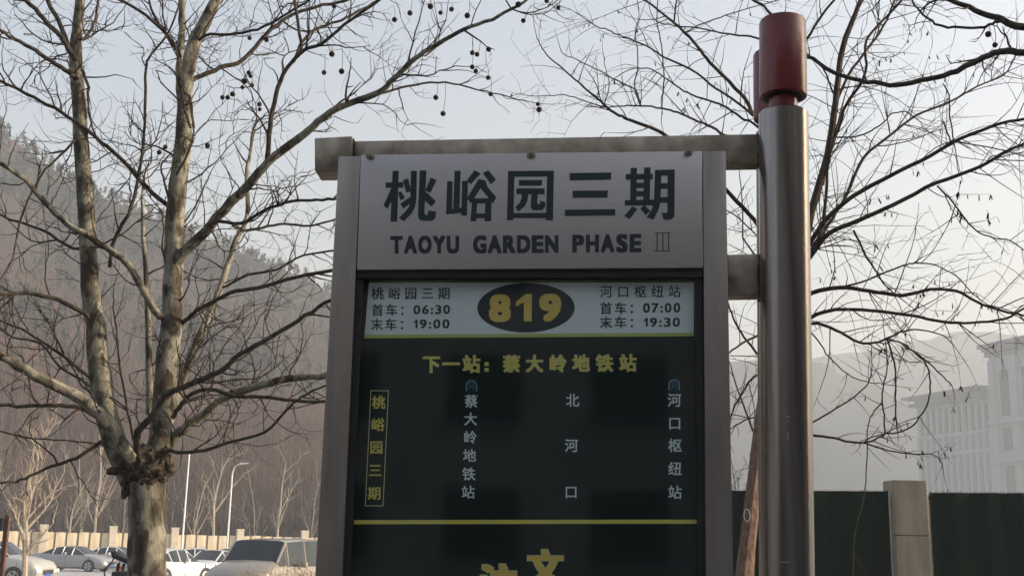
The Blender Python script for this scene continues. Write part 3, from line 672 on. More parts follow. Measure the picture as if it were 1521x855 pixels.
# seed balls hanging on thin stalks
def seed_balls(T, root, spots, rad):
    T.project(); proto = None; stems = MB()
    for (x, y) in spots:
        b = T.nearest(x, y); p = b[1]
        Y = p.y; c = W(x, y, Y)
        if (p - c).length > 0.55: p = c + Vector((0, 0, 0.12))
        mid = p.lerp(c, 0.5) + Vector((0.008, 0, -0.01))
        stems.tube([p, mid, c], 0.0026, 3, cap=False)
        if proto is None:
            mb = MB(); nu, nv = 14, 9
            for j in range(nv + 1):
                for i in range(nu):
                    a = 2 * math.pi * i / nu; bb = -math.pi / 2 + math.pi * j / nv; k = rad * (1 + 0.09 * ((i + j) % 2))
                    mb.v.append((k * math.cos(bb) * math.cos(a), k * math.cos(bb) * math.sin(a), k * math.sin(bb)))
            for j in range(nv):
                for i in range(nu): mb.f.append((j * nu + i, j * nu + (i + 1) % nu, (j + 1) * nu + (i + 1) % nu, (j + 1) * nu + i))
            proto = mb.mesh('seed_ball', None, True); proto.materials.append(M['ball'])
        o = bpy.data.objects.new('seed_ball', proto); COL.objects.link(o); o.parent = root; o.location = c - root.location
        s_ = random.Random(x).uniform(0.85, 1.12); o.scale = (s_, s_, s_)
    tag(stems.build('seed_stalks', M['twig'], root), kind='stuff')
z1 = [(737,113),(735,215),(740,225),(722,240),(716,258),(744,252),(687,278),(672,288),(657,288),(766,308),(767,323),(470,450),(488,434),(613,430),(980,160),(957,215),(787,118)]
z3 = [(291,63),(340,42),(405,21),(437,41),(472,30),(522,50),(99,20),(92,172),(67,230),(123,227),(700,66),(811,25),(774,3),(684,15),(590,157),(553,173),(538,168),(538,213),(549,226),(588,247),(596,299),(422,310),(445,361),(746,331),(750,348)]
seed_balls(T1, ptree, [(x / 1.988, y / 1.988) for x, y in z1] + [(450 + x / 2.138, y / 2.138) for x, y in z3], 0.0215)

# the second plane tree: its trunk stands outside the frame to the right, two boughs reach in
rb = Vector((5.6, 6.6, ground_z(6.6)))
ptree2 = thing('plane_tree', 'plane tree whose dark boughs with seed balls reach in at the top right corner', 'tree', rb)
T2 = Tree(5, M['twig'], PLANE_STYLE)
f1 = W(1720, 110, 6.6); f2 = W(1750, 60, 6.6)
mb = MB(); q = smooth_path([rb + Vector((0, 0, -.05)), rb + Vector((0, 0, 1.2)), Vector((f1.x + .55, 6.6, f1.z - .5)), Vector((f1.x + .5, 6.6, f1.z + .1)), Vector((f1.x + .55, 6.5, f1.z + 1.2))], 6)
mb.tube(q, [0.16 - 0.09 * i / (len(q) - 1) for i in range(len(q))], 18, wob=.1); mb.build('trunk', M['bark'], ptree2, smooth=True)
T2.limb('limb', [(1850,150),(1740,112),(1600,60),(1521,41),(1484,28),(1449,16),(1409,1),(1370,-14),(1320,-30)], 15, 4, 6.6, 6.3, BD, ptree2, .25, 10, .3)
T2.limb('limb', [(1880,190),(1740,125),(1600,84),(1521,79),(1492,76),(1470,82),(1422,105),(1379,118),(1333,126),(1288,121),(1239,108),(1199,82),(1165,60),(1140,15),(1120,2),(1095,-20)], 12, 3, 6.6, 7.2, BD, ptree2, .22, 9, .22)
T2.limb('limb', [(1490,30),(1477,33),(1460,40),(1427,42),(1390,36),(1366,17),(1356,3),(1350,-12)], 5, 2.5, 6.3, 6.5, BD, ptree2, .5, 7, .2)
T2.limb('limb', [(1405,-2),(1387,2),(1368,16)], 4, 2, 6.3, 6.4, BD, ptree2, .3, 6, .15)
T2.finish(ptree2); seed_balls(T2, ptree2, [(1478, 67), (1468, 51)], 0.0165)

# the locust tree behind the pole
LC = M['locust']
LOC_STYLE = dict(curl=0.10, jit=0.06, up=0.0, branch=0.27, rmin=0.0008, r=0.6, tl=1.3, rr=(.0045, .008))
lb_ = W(1163, 855, 7.6); lbase = Vector((lb_.x + 0.01, 7.6, ground_z(7.6)))
ltree = thing('locust_tree', 'slender bare locust tree with drooping twigs and dry pods behind the red capped pole', 'tree', lbase)
T3 = Tree(23, M['twig'], LOC_STYLE); KL = 7.6 / 1700
q = smooth_path([lbase + Vector((0, 0, -.05)), W(1164, 800, 7.6), W(1163, 650, 7.6), W(1162, 520, 7.6), W(1165, 450, 7.6), W(1164, 390, 7.6)], 6)
mb = MB(); mb.tube(q, [(23 - 8 * i / (len(q) - 1)) * KL for i in range(len(q))], 16, wob=.12); mb.build('trunk', LC, ltree, smooth=True)
LOC = [
 ([(1166,480),(1188,400),(1206,312),(1229,231),(1241,151),(1249,86),(1266,30),(1281,-5),(1290,-40)], 16, 6, 7.6, 7.9, 1, .6),
 ([(1222,275),(1229,240),(1246,191),(1256,156),(1281,121),(1287,96),(1287,60),(1327,15),(1350,-10)], 6, 3.5, 7.7, 7.4, 1, .5),
 ([(1180,440),(1206,372),(1222,335),(1229,252),(1236,215),(1243,190)], 7, 4, 7.6, 7.5, .6, .4),
 ([(1239,160),(1261,111),(1287,75),(1312,40),(1329,0),(1340,-30)], 5, 3, 7.8, 8.1, .8, .5),
 ([(1168,430),(1190,380),(1206,357),(1226,327),(1266,292),(1322,262),(1382,231),(1427,206),(1478,186),(1521,176),(1570,165)], 10, 4, 7.6, 7.0, 1, .55),
 ([(1168,440),(1190,400),(1206,377),(1231,347),(1276,327),(1327,304),(1392,272),(1453,249),(1493,226),(1521,214),(1570,200)], 10, 4, 7.6, 6.9, 1, .55),
 ([(1170,435),(1211,365),(1236,325),(1256,292),(1282,236),(1322,201),(1362,171),(1412,151),(1452,128),(1490,112),(1508,85)], 7, 2, 7.6, 8.2, 1, .5),
 ([(1239,141),(1221,101),(1198,80),(1185,62)], 3.5, 2, 7.8, 7.6, .8, .4),
 ([(1241,204),(1270,203),(1295,194),(1315,180),(1322,170),(1345,166),(1358,175)], 3, 2, 7.8, 7.6, .8, .3),
 ([(1166,470),(1206,435),(1256,427),(1290,432),(1340,438),(1382,430),(1420,432),(1450,448),(1490,462),(1521,468),(1560,480)], 8, 3, 7.6, 7.2, 1.1, .5),
 ([(1256,425),(1290,415),(1340,395),(1360,391),(1390,394),(1420,410),(1450,440),(1480,460)], 3.5, 1.5, 7.5, 7.8, .9, .45),
 ([(1166,490),(1206,470),(1241,460),(1292,461),(1352,468),(1402,478),(1443,479),(1493,473),(1521,458),(1560,440)], 7, 3, 7.6, 7.0, 1, .4),
 ([(1166,500),(1206,480),(1241,490),(1276,508),(1300,509),(1317,503),(1340,492),(1370,490),(1400,498),(1415,510)], 6, 1.5, 7.6, 7.3, 1, .4),
 ([(1317,503),(1326,530),(1331,560),(1330,600),(1332,631)], 3.5, 2.5, 7.5, 7.45, 1, .12),
 ([(1317,503),(1342,510),(1362,526),(1378,545),(1382,575),(1377,601),(1362,625),(1340,640),(1314,644)], 3, 2.5, 7.5, 7.5, .5, .25),
 ([(1342,513),(1360,524),(1382,541),(1402,560),(1414,573)], 3, 2, 7.5, 7.3, .8, .15),
 ([(1168,640),(1206,646),(1236,649),(1262,656),(1282,657),(1300,652),(1314,644)], 5, 2.5, 7.6, 7.5, .8, .3),
 ([(1282,657),(1302,663),(1322,669),(1362,674),(1386,675),(1398,685),(1402,705)], 3, 1.2, 7.55, 7.4, .7, .15),
 ([(1314,644),(1313,615),(1310,590),(1314,565),(1318,540),(1315,505)], 3, 2, 7.5, 7.45, .7, .2),
 ([(1310,597),(1296,615),(1289,640),(1287,690),(1283,740),(1270,790),(1267,855),(1268,900)], 2.5, 1.8, 7.5, 6.9, .25, .2),
 ([(1168,640),(1206,627),(1240,607),(1268,590),(1290,568),(1295,545),(1294,520)], 3.5, 1.5, 7.6, 7.7, .6, .3),
 ([(1190,480),(1215,505),(1232,530),(1258,555),(1285,566),(1310,570)], 3, 1.5, 7.6, 7.8, .5, .25),
 ([(1268,342),(1285,378),(1300,400),(1312,420),(1325,433)], 4, 2.5, 7.3, 7.4, .5, .3),
 ([(1392,276),(1415,300),(1430,320),(1450,342),(1475,353),(1500,357),(1521,372)], 3.5, 2, 7.1, 6.9, 1, .3),
 ([(1401,180),(1412,210),(1417,209),(1450,215),(1485,222),(1521,232)], 3, 2, 7.1, 6.9, .8, .3),
 ([(1401,125),(1409,140),(1411,170),(1416,208)], 2.5, 2.5, 7.2, 7.1, .6, .3),
 # to the left of the pole
 ([(1164,260),(1145,200),(1118,169),(1107,147),(1075,113),(1053,91),(1038,71),(1018,49),(1001,34),(984,20),(957,0),(930,-20)], 8, 3, 7.7, 8.0, .6, .4),
 ([(1145,200),(1116,169),(1094,152),(1062,130),(1026,103),(986,85),(967,72),(947,63),(925,54),(903,45),(881,37),(862,23)], 5, 1.5, 7.7, 7.3, .7, .35),
 ([(1160,230),(1126,189),(1099,174),(1075,157),(1050,149),(1021,138),(1001,125),(984,113),(967,103),(947,101),(930,106),(915,115)], 5, 1.3, 7.7, 8.0, .9, .35),
 ([(1164,270),(1120,222),(1073,199),(1057,188),(1030,177),(1006,167),(984,161),(952,157),(927,157),(903,160)], 6, 2, 7.6, 7.2, .7, .35),
 ([(1164,390),(1120,327),(1085,289),(1040,245),(991,203),(972,192),(937,179),(920,172),(903,161),(888,147),(871,133),(854,118),(832,99),(812,81),(802,66),(797,54)], 8, 1.3, 7.6, 7.0, .5, .3),
 ([(903,161),(886,156),(866,149),(840,141),(817,142),(798,143)], 2.5, 1.3, 7.2, 7.2, .7, .25),
 ([(952,157),(945,135),(927,125),(895,108),(856,88),(839,82),(832,72)], 2.5, 1.3, 7.3, 7.0, .4, .25),
 ([(983,161),(985,138),(986,111),(984,81),(980,54),(976,30),(977,0),(976,-20)], 2.6, 1.4, 7.2, 7.0, .5, .25),
 ([(951,156),(945,140),(943,123),(947,101),(947,74),(943,52),(949,27),(949,15)], 2.5, 1.2, 7.2, 7.4, .5, .2),
 ([(1166,80),(1124,56),(1092,53),(1062,47),(1038,42),(1001,38),(976,32),(967,20)], 4, 1.5, 7.7, 7.5, .7, .25),
 ([(1018,48),(1038,38),(1070,26),(1099,16),(1140,5),(1180,-5)], 2.6, 1.4, 7.9, 7.7, .6, .25),
 ([(1001,32),(1003,15),(1005,0),(1006,-20)], 3, 2.5, 8, 8, .3, .2),
 ([(897,158),(886,128),(876,110),(870,102)], 2, 1, 7.2, 7.3, .5, .15), ([(897,158),(905,125),(900,103),(895,77)], 2, 1, 7.2, 7.3, .5, .15),
 ([(1166,90),(1199,56),(1215,32),(1238,0),(1250,-20)], 5, 3.5, 7.7, 7.4, .7, .4),
 ([(1168,260),(1160,200),(1164,120),(1166,60)], 5, 3, 7.7, 7.7, .3, .3),
 ([(1162,560),(1130,530),(1105,500),(1092,478),(1083,455)], 5, 3, 7.6, 7.5, .6, .3),
 ([(1160,470),(1130,495),(1105,508),(1085,522)], 5, 3, 7.6, 7.4, .6, .3),
 ([(1160,540),(1120,560),(1095,595),(1085,620)], 4, 2.5, 7.6, 7.8, .6, .3),
 ([(1158,690),(1128,660),(1112,620),(1096,580),(1086,545)], 4, 2, 7.6, 7.8, .6, .3),
 ([(1155,615),(1118,620),(1098,628),(1085,636)], 3, 2, 7.6, 7.3, .5, .2),
 ([(1160,420),(1130,390),(1108,360),(1103,345),(1103,300),(1098,260)], 4, 1.5, 7.6, 7.8, 1.0, .3),
 ([(1162,400),(1125,352),(1095,322),(1078,312)], 3, 2, 7.6, 7.4, .8, .3),
]
for px, w0, w1, y0, y1, tw, tl in LOC:
    T3.limb('branch', px, w0 * .88, w1 * .9, y0, y1, LC if w0 >= 5 else M['twig'], ltree, tw * 1.15, 8 if w0 > 6 else 6, tl, jit=0.002, wob=.08)
T3.finish(ltree)
T3.project(); pods = MB(); rnd = random.Random(4)
cand = [t for t in T3.nodes if t[1] < 0.004]
def pod(c, L_):
    d = Vector((rnd.gauss(0, .3), rnd.gauss(0, .3), -1)).normalized(); a = d.orthogonal().normalized() * rnd.uniform(0.0035, 0.0055); a.rotate(Matrix.Rotation(rnd.uniform(0, 6), 3, d)); b = d.cross(a).normalized() * 0.0015
    top = c + d * 0.012
    v = [c, top + a, top + b, top - a, top - b, top + a + d * L_ * .8, top + b + d * L_ * .8, top - a + d * L_ * .8, top - b + d * L_ * .8, top + d * L_]
    pods.add(v, [(0, 1, 2), (0, 2, 3), (0, 3, 4), (0, 4, 1), (1, 5, 6, 2), (2, 6, 7, 3), (3, 7, 8, 4), (4, 8, 5, 1), (5, 9, 6), (6, 9, 7), (7, 9, 8), (8, 9, 5)])
hot = [(1245,185),(1370,60),(1325,95),(1330,300),(1375,262),(1422,310),(1440,300),(1305,310),(1318,535),(1332,520),(1334,620),(1422,580),(1384,668),(1355,668),(1310,380),(1450,470),(1410,470),(1380,430),(1100,150),(1000,160),(1055,140),(1390,100),(1465,310),(1230,400)]
for hx, hy in hot:
    near = [p for (x, y, p) in T3._pp if abs(x - hx) < 22 and abs(y - hy) < 22]
    for _ in range(rnd.randint(5, 11)):
        if near: pod(rnd.choice(near), rnd.uniform(0.018, 0.038))
for _ in range(130): pod(rnd.choice(cand)[0], rnd.uniform(0.014, 0.032))
tag(pods.build('seed_pods', M['ball'], ltree), kind='stuff')

# prop stake and its wire hoop
sk = W(1098, 900, 6.9); q0 = Vector((sk.x - 0.09, 6.8, ground_z(6.8))); q1 = W(1133, 610, 7.45)
prop = thing('tree_prop', 'rough brown timber stake leaning against the locust trunk behind the pole', 'tree prop', q0)
q = [q0.lerp(q1, i / 14) for i in range(15)]; a_, b_ = W(1105, 855, 6.95), W(1128, 655, 7.35)
d = (b_ - a_).normalized(); q0b = a_ - d * ((a_.z - ground_z(6.8)) / d.z); q = [q0b.lerp(b_ + d * 0.35, i / 14) for i in range(15)]; prop.location = q0b
mb = MB(); mb.tube(q, [0.066 - 0.022 * i / 14 for i in range(15)], 9, wob=.18); mb.build('stake', M['wood'], prop, smooth=False)
mb = MB(); c = W(1106, 765, 7.0); mb.tube([c + Vector((0.018 * math.cos(a), -0.07, 0.036 * math.sin(a))) for a in [2 * math.pi * k / 20 for k in range(21)]], 0.0022, 5, cap=False); mb.build('wire_hoop', M['white_paint'], prop, smooth=True)

# ------------------------------------------------------------------ woods on the hillside (one mass, past counting)
def hill_hit(rnd, lo, hi):
    px = rnd.uniform(-250, 700); t = lo + (hi - lo) * rnd.random() ** 1.3
    return hillside_point(px, t), px, t
rnd = random.Random(77); wood = MB()
def strand(mb, a, b, r0, r1):
    d = (b - a); n1 = d.orthogonal().normalized(); n2 = d.cross(n1).normalized(); i = len(mb.v)
    for p, r in ((a, r0), (b, r1)):
        for k in range(3):
            an = 2.094 * k; mb.v.append(tuple(p + (n1 * math.cos(an) + n2 * math.sin(an)) * r))
    mb.f += [(i, i + 1, i + 4, i + 3), (i + 1, i + 2, i + 5, i + 4), (i + 2, i, i + 3, i + 5)]
for _ in range(6500):
    p, px, t = hill_hit(rnd, 0.0, 1.02); h = rnd.uniform(3.0, 7.0) * (1.2 if t < 0.3 else 0.7 if t < .75 else 0.42); top = p + Vector((rnd.gauss(0, .3), rnd.gauss(0, .3), h))
    strand(wood, p, top, 0.05, 0.015)
    for _k in range(6):
        u = rnd.uniform(0.25, 0.9); q = p.lerp(top, u); L_ = h * rnd.uniform(0.18, 0.42)
        e = q + Vector((rnd.uniform(-1, 1) * L_ * .55, rnd.uniform(-1, 1) * L_ * .55, L_ * rnd.uniform(.6, 1)))
        strand(wood, q, e, 0.03, 0.01)
tag(wood.build('hillside_wood', M['hill_twig']), kind='stuff')
pines = MB()
for _ in range(2600):
    if rnd.random() < 0.55: p, px, t = hill_hit(rnd, 0.80, 1.03)
    else: p, px, t = hill_hit(rnd, 0.35, 0.8)
    if t < .8 and noise.noise(Vector((p.x * 0.035, p.y * 0.035, 2))) < 0.0: continue
    h = rnd.uniform(2.0, 4.0) * (.75 if t > .93 else 1.1); w = h * rnd.uniform(.22, .34); strand(pines, p, p + Vector((0, 0, h)), .09, .02)
    for _k in range(34):
        u = rnd.uniform(0.2, 1.0); a = rnd.uniform(0, 6.28); rr = w * (1.15 - u) * rnd.uniform(.3, 1.15); c = p + Vector((math.cos(a) * rr, math.sin(a) * rr, h * u)); s_ = rnd.uniform(.22, .5)
        d1 = Vector((rnd.gauss(0, 1), rnd.gauss(0, 1), rnd.gauss(0, .4))).normalized() * s_; d2 = Vector((rnd.gauss(0, 1), rnd.gauss(0, 1), rnd.gauss(0, .6))).normalized() * s_ * .7
        i = len(pines.v); pines.v += [tuple(c + d1), tuple(c + d2), tuple(c - d1), tuple(c - d2)]; pines.f.append((i, i + 1, i + 2, i + 3))
tag(pines.build('hillside_pines', M['hill_green']), kind='stuff')

# bare trees one can tell apart behind the wall
def small_tree(px, py_base, Y, h_px, seed, label, w_px=4.5, lean=0.0, fork=0.35, spread=0.45, n=7, dens=5, group='bare trees beyond the parking lot wall', matl=None):
    rnd = random.Random(seed); b = W(px, py_base, Y); b.z = ground_z(Y); k = Y / F_PX
    top = W(px + lean, py_base - h_px, Y); root = thing('bare_tree', label, 'tree', b, group=group)
    matl = matl or M['pale_bark']; H = top.z - b.z; f = b.lerp(top, fork); r = w_px * k * .5
    mb = MB(); mb.tube(smooth_path([b, b.lerp(f, .5) + Vector((rnd.gauss(0, .04), 0, 0)), f], 4), [r - r * .25 * i / 8 for i in range(9)], 8, wob=.15); mb.build('trunk', matl, root, smooth=True)
    mb = MB(); S_ = MB()
    def grow(q, d, L_, r_, lvl):
        seg = 5; pts = [q]; c = q.copy(); dd = d.copy()
        for _ in range(seg):
            dd = (dd + Vector((rnd.gauss(0, .13), rnd.gauss(0, .13), rnd.gauss(.05, .06)))).normalized(); c = c + dd * L_ / seg; pts.append(c.copy())
        mb.tube(pts, [max(.004, r_ * (1 - .8 * j / seg)) for j in range(seg + 1)], 5 if lvl > 1 else 3, cap=False)
        if lvl:
            for _ in range(dens):
                j = rnd.randint(1, seg); an = rnd.uniform(0, 6.28); t = rnd.uniform(.35, .85); o_ = dd.orthogonal().normalized(); o_.rotate(Matrix.Rotation(an, 3, dd))
                grow(pts[j], (dd * math.cos(t) + o_ * math.sin(t)).normalized(), L_ * rnd.uniform(.3, .55), r_ * .42, lvl - 1)
    grow(f, Vector((lean * k / H, 0, 1)).normalized(), H * (1 - fork), r * .7, 2)
    for i in range(n):
        u = rnd.uniform(.55, 1.0); a = 2 * math.pi * (i + rnd.random()) / n; t = rnd.uniform(.25, 1.0) * spread * 1.6
        grow(b.lerp(f, u), Vector((math.cos(a) * math.sin(t), math.sin(a) * math.sin(t), math.cos(t))), H * rnd.uniform(.28, .62) * (1 - fork * .5), r * rnd.uniform(.35, .6), 2)
    mb.build('crown', matl, root, smooth=True); return root
BT = [  # px, base, distance, height, width, lean, fork, spread, branches
 (103, 842, 90, 150, 3.0, 4, .45, .30, 6, 'slim pale tree rising over the wall above the silver sedan tail'),
 (138, 842, 91, 205, 4.6, 12, .50, .36, 7, 'tallest forked pale tree behind the wall between the two left wall pillars'),
 (122, 842, 94, 190, 2.6, -8, .30, .2, 5, 'thin tree leaning left beside the tallest forked tree'),
 (180, 842, 93, 120, 3.0, 3, .35, .35, 6, 'short bushy bare tree directly left of the big plane trunk'),
 (286, 842, 91, 150, 3.0, 8, .40, .35, 6, 'small bare tree between the straight lamp post and the forked sapling'),
 (317, 842, 90, 172, 4.6, 1, .55, .34, 6, 'pale sapling with a wide high fork between the two street lamps'),
 (378, 842, 93, 150, 2.6, 3, .25, .28, 6, 'slender multi stemmed tree just right of the curved street lamp'),
 (410, 842, 90, 158, 4.2, 8, .48, .30, 6, 'pale leaning sapling standing above the roof of the grey van'),
 (462, 842, 93, 145, 3.0, 2, .25, .3, 7, 'bushy bare tree seen right beside the sign post'),
 (252, 842, 96, 130, 2.6, -2, .3, .3, 6, 'small bare tree just right of the big plane trunk'),
 (20, 842, 96, 150, 2.8, 5, .3, .4, 6, 'bare tree behind the wall at the far left edge')]
for i, (px, by, Y, h, w, ln, fk, sp, n, lab) in enumerate(BT): small_tree(px, by, Y, h, 40 + i, lab, w, ln, fk, sp * 1.25, max(4, n - 2), 4)
small_tree(34, 905, 30, 250, 91, 'young tree with pale forked top before the pale car at the left edge', 9.5, 6, .52, .52, 9, 6, 'young trees by the road')
small_tree(1108, 830, 17.8, 190, 95, 'thin leafless tree glimpsed between the sign post and the pole', 4, 2, .4, .4, 7, 6, 'young trees by the road', M['twig'])

# wall at the back of the parking lot
def wpt(px, Y): p = W(px, 800, Y); return Vector((p.x, p.y, ground_z(Y)))
wa, wb = wpt(-60, 78), wpt(500, 88); wdir = (wb - wa).normalized(); wdir.z = 0; wnrm = Vector((wdir.y, -wdir.x, 0))
wall = thing('boundary_wall', 'cream boarded wall with brown posts and stone pillars behind the parked cars', 'wall', wa)
WL = (wb - wa).length; ang = math.atan2(wdir.y, wdir.x); WM = Matrix.Translation(Vector((0, 0, 0))) @ Matrix.Rotation(ang, 4, 'Z')
pil_px = [64, 167, 259, 356, 452]
def along(px):
    d = ray(px, 800); # intersection with wall line in plan
    t = (wa.y * d.x - wa.x * d.y); den = (wdir.x * d.y - wdir.y * d.x)
    return t / den
pil = [along(p) for p in pil_px]; pil = [pil[0] - (pil[1] - pil[0])] + pil
def shared(name, build, matl, bevel=0.0):
    mb = MB(); build(mb); me = mb.mesh(name, None, False, bevel); me.materials.append(matl); return me
def inst(name, me, parent, loc, rz=0.0, scale=None):
    o = bpy.data.objects.new(name, me); COL.objects.link(o); o.parent = parent; o.location = loc; o.rotation_euler = (0, 0, rz)
    if scale: o.scale = scale
    return o
rnd = random.Random(8); H_W = 2.28
pil_me = shared('pillar', lambda b: (b.box(-.25, -.25, 0, .25, .25, H_W + .40), b.box(-.28, -.28, H_W + .40, .28, .28, H_W + .50)), M['far_stone'], .02)
post_me = shared('wall_post', lambda b: b.box(-.045, -.058, 0, .045, -.032, H_W + .06), M['wall_post'])
for k, s0 in enumerate(pil):
    inst('pillar', pil_me, wall, wdir * s0, ang)
    s1 = pil[k + 1] if k + 1 < len(pil) else s0 + (pil[-1] - pil[-2]); n = 6
    for j in range(n):
        a = s0 + (s1 - s0) * j / n + (.25 if j == 0 else 0); b = s0 + (s1 - s0) * (j + 1) / n - (.25 if j == n - 1 else 0)
        hh = H_W + rnd.uniform(-.03, .03); mb = MB(); L_ = b - a; tilt = rnd.uniform(-.015, .015)
        mb.prism([Vector((.01, -.03, .05)), Vector((L_ - .01, -.03, .05)), Vector((L_ - .01, -.03 + tilt * .5, hh - tilt)), Vector((L_ * .5, -.05, hh + rnd.uniform(0, .04))), Vector((.01, -.03 - tilt * .5, hh + tilt))], Vector((0, .05, 0)))
        me = mb.mesh('board'); me.materials.append(M['wall_board']); inst('board', me, wall, wdir * a, ang)
        if j: inst('wall_post', post_me, wall, wdir * (s0 + (s1 - s0) * j / n), ang)

# street lamps
def lamp(px, Y, top_py, arm, label):
    b = wpt(px, Y); t = W(px, top_py, Y); H = t.z - b.z; root = thing('street_lamp', label, 'street lamp', b, group='white street lamps by the parking lot')
    mb = MB(); pts = [Vector((0, 0, z)) for z in (0, H * .5, H - .5)]; rr = [.075, .062, .05]
    if arm: pts += [Vector((.06, 0, H - .2)), Vector((.22, -.05, H + .05)), Vector((.5, -.1, H + .18))]; rr += [.04, .035, .035]
    else: pts += [Vector((0, 0, H))]; rr += [.045]
    mb.tube(pts, rr, 10); me = mb.mesh('lamp_pole', None, True); me.materials.append(M['white_paint']); inst('lamp_pole', me, root, (0, 0, 0))
    mb = MB(); x = .5 if arm else -.05; sgn = 1 if arm else -1
    mb.prism([Vector((x, -.2, H + (.12 if arm else 0))), Vector((x + sgn * .5, -.2, H + .20 - (.22 if not arm else 0))), Vector((x + sgn * .52, -.2, H + .26 - (.22 if not arm else 0))), Vector((x, -.2, H + .26 - (.22 if not arm else 0)))], Vector((0, .26, 0)))
    me = mb.mesh('lamp_head', None, False, .01); me.materials.append(M['white_paint']); inst('lamp_head', me, root, (0, 0, 0))
    mb = MB(); mb.box(-.2, -.2, 0, .2, .2, .25); me = mb.mesh('lamp_base', None, False, .02); me.materials.append(M['white_paint']); inst('lamp_base', me, root, (0, 0, 0))
lamp(271, 76, 672, False, 'straight white lamp post just right of the big plane trunk')
lamp(338, 77, 692, True, 'white lamp post with curved arm bending right, right of the straight one')

# ------------------------------------------------------------------ cars
def wheel_meshes(R):
    def ty(b):
        n = 24
        prof = [(R * .66, .11), (R * .93, .115), (R, .085), (R, -.085), (R * .93, -.115), (R * .66, -.11)]
        for k in range(n):
            a = 2 * math.pi * k / n
            for r, y in prof: b.v.append((r * math.cos(a), y, r * math.sin(a)))
        m_ = len(prof)
        for k in range(n):
            k2 = (k + 1) % n
            for j in range(m_): j2 = (j + 1) % m_; b.f.append((k * m_ + j, k * m_ + j2, k2 * m_ + j2, k2 * m_ + j))
    def rm(b):
        n = 24; b.tube([(0, -.06, 0), (0, .06, 0)], R * .16, 10)
        for k in range(5):
            for dd in (-.13, .13):
                a = 2 * math.pi * k / 5 + dd; c = Vector((math.cos(a), 0, math.sin(a))); s_ = Vector((-c.z, 0, c.x))
                q = [c * R * .1 - s_ * .022 + Vector((0, -.1, 0)), c * R * .1 + s_ * .022 + Vector((0, -.1, 0)), c * R * .66 + s_ * .026 + Vector((0, -.1, 0)), c * R * .66 - s_ * .026 + Vector((0, -.1, 0))]
                b.prism(q, Vector((0, .2, 0)))
        b.tube([(R * .64 * math.cos(2 * math.pi * k / n), -.1, R * .64 * math.sin(2 * math.pi * k / n)) for k in range(n + 1)], .018, 5, cap=False)
        b.tube([(R * .64 * math.cos(2 * math.pi * k / n), .1, R * .64 * math.sin(2 * math.pi * k / n)) for k in range(n + 1)], .018, 5, cap=False)
    t = shared('tyre', ty, M['tyre']); t.shade_smooth(); return t, shared('rim', rm, M['rim'])
TYRE, RIM = wheel_meshes(.335)
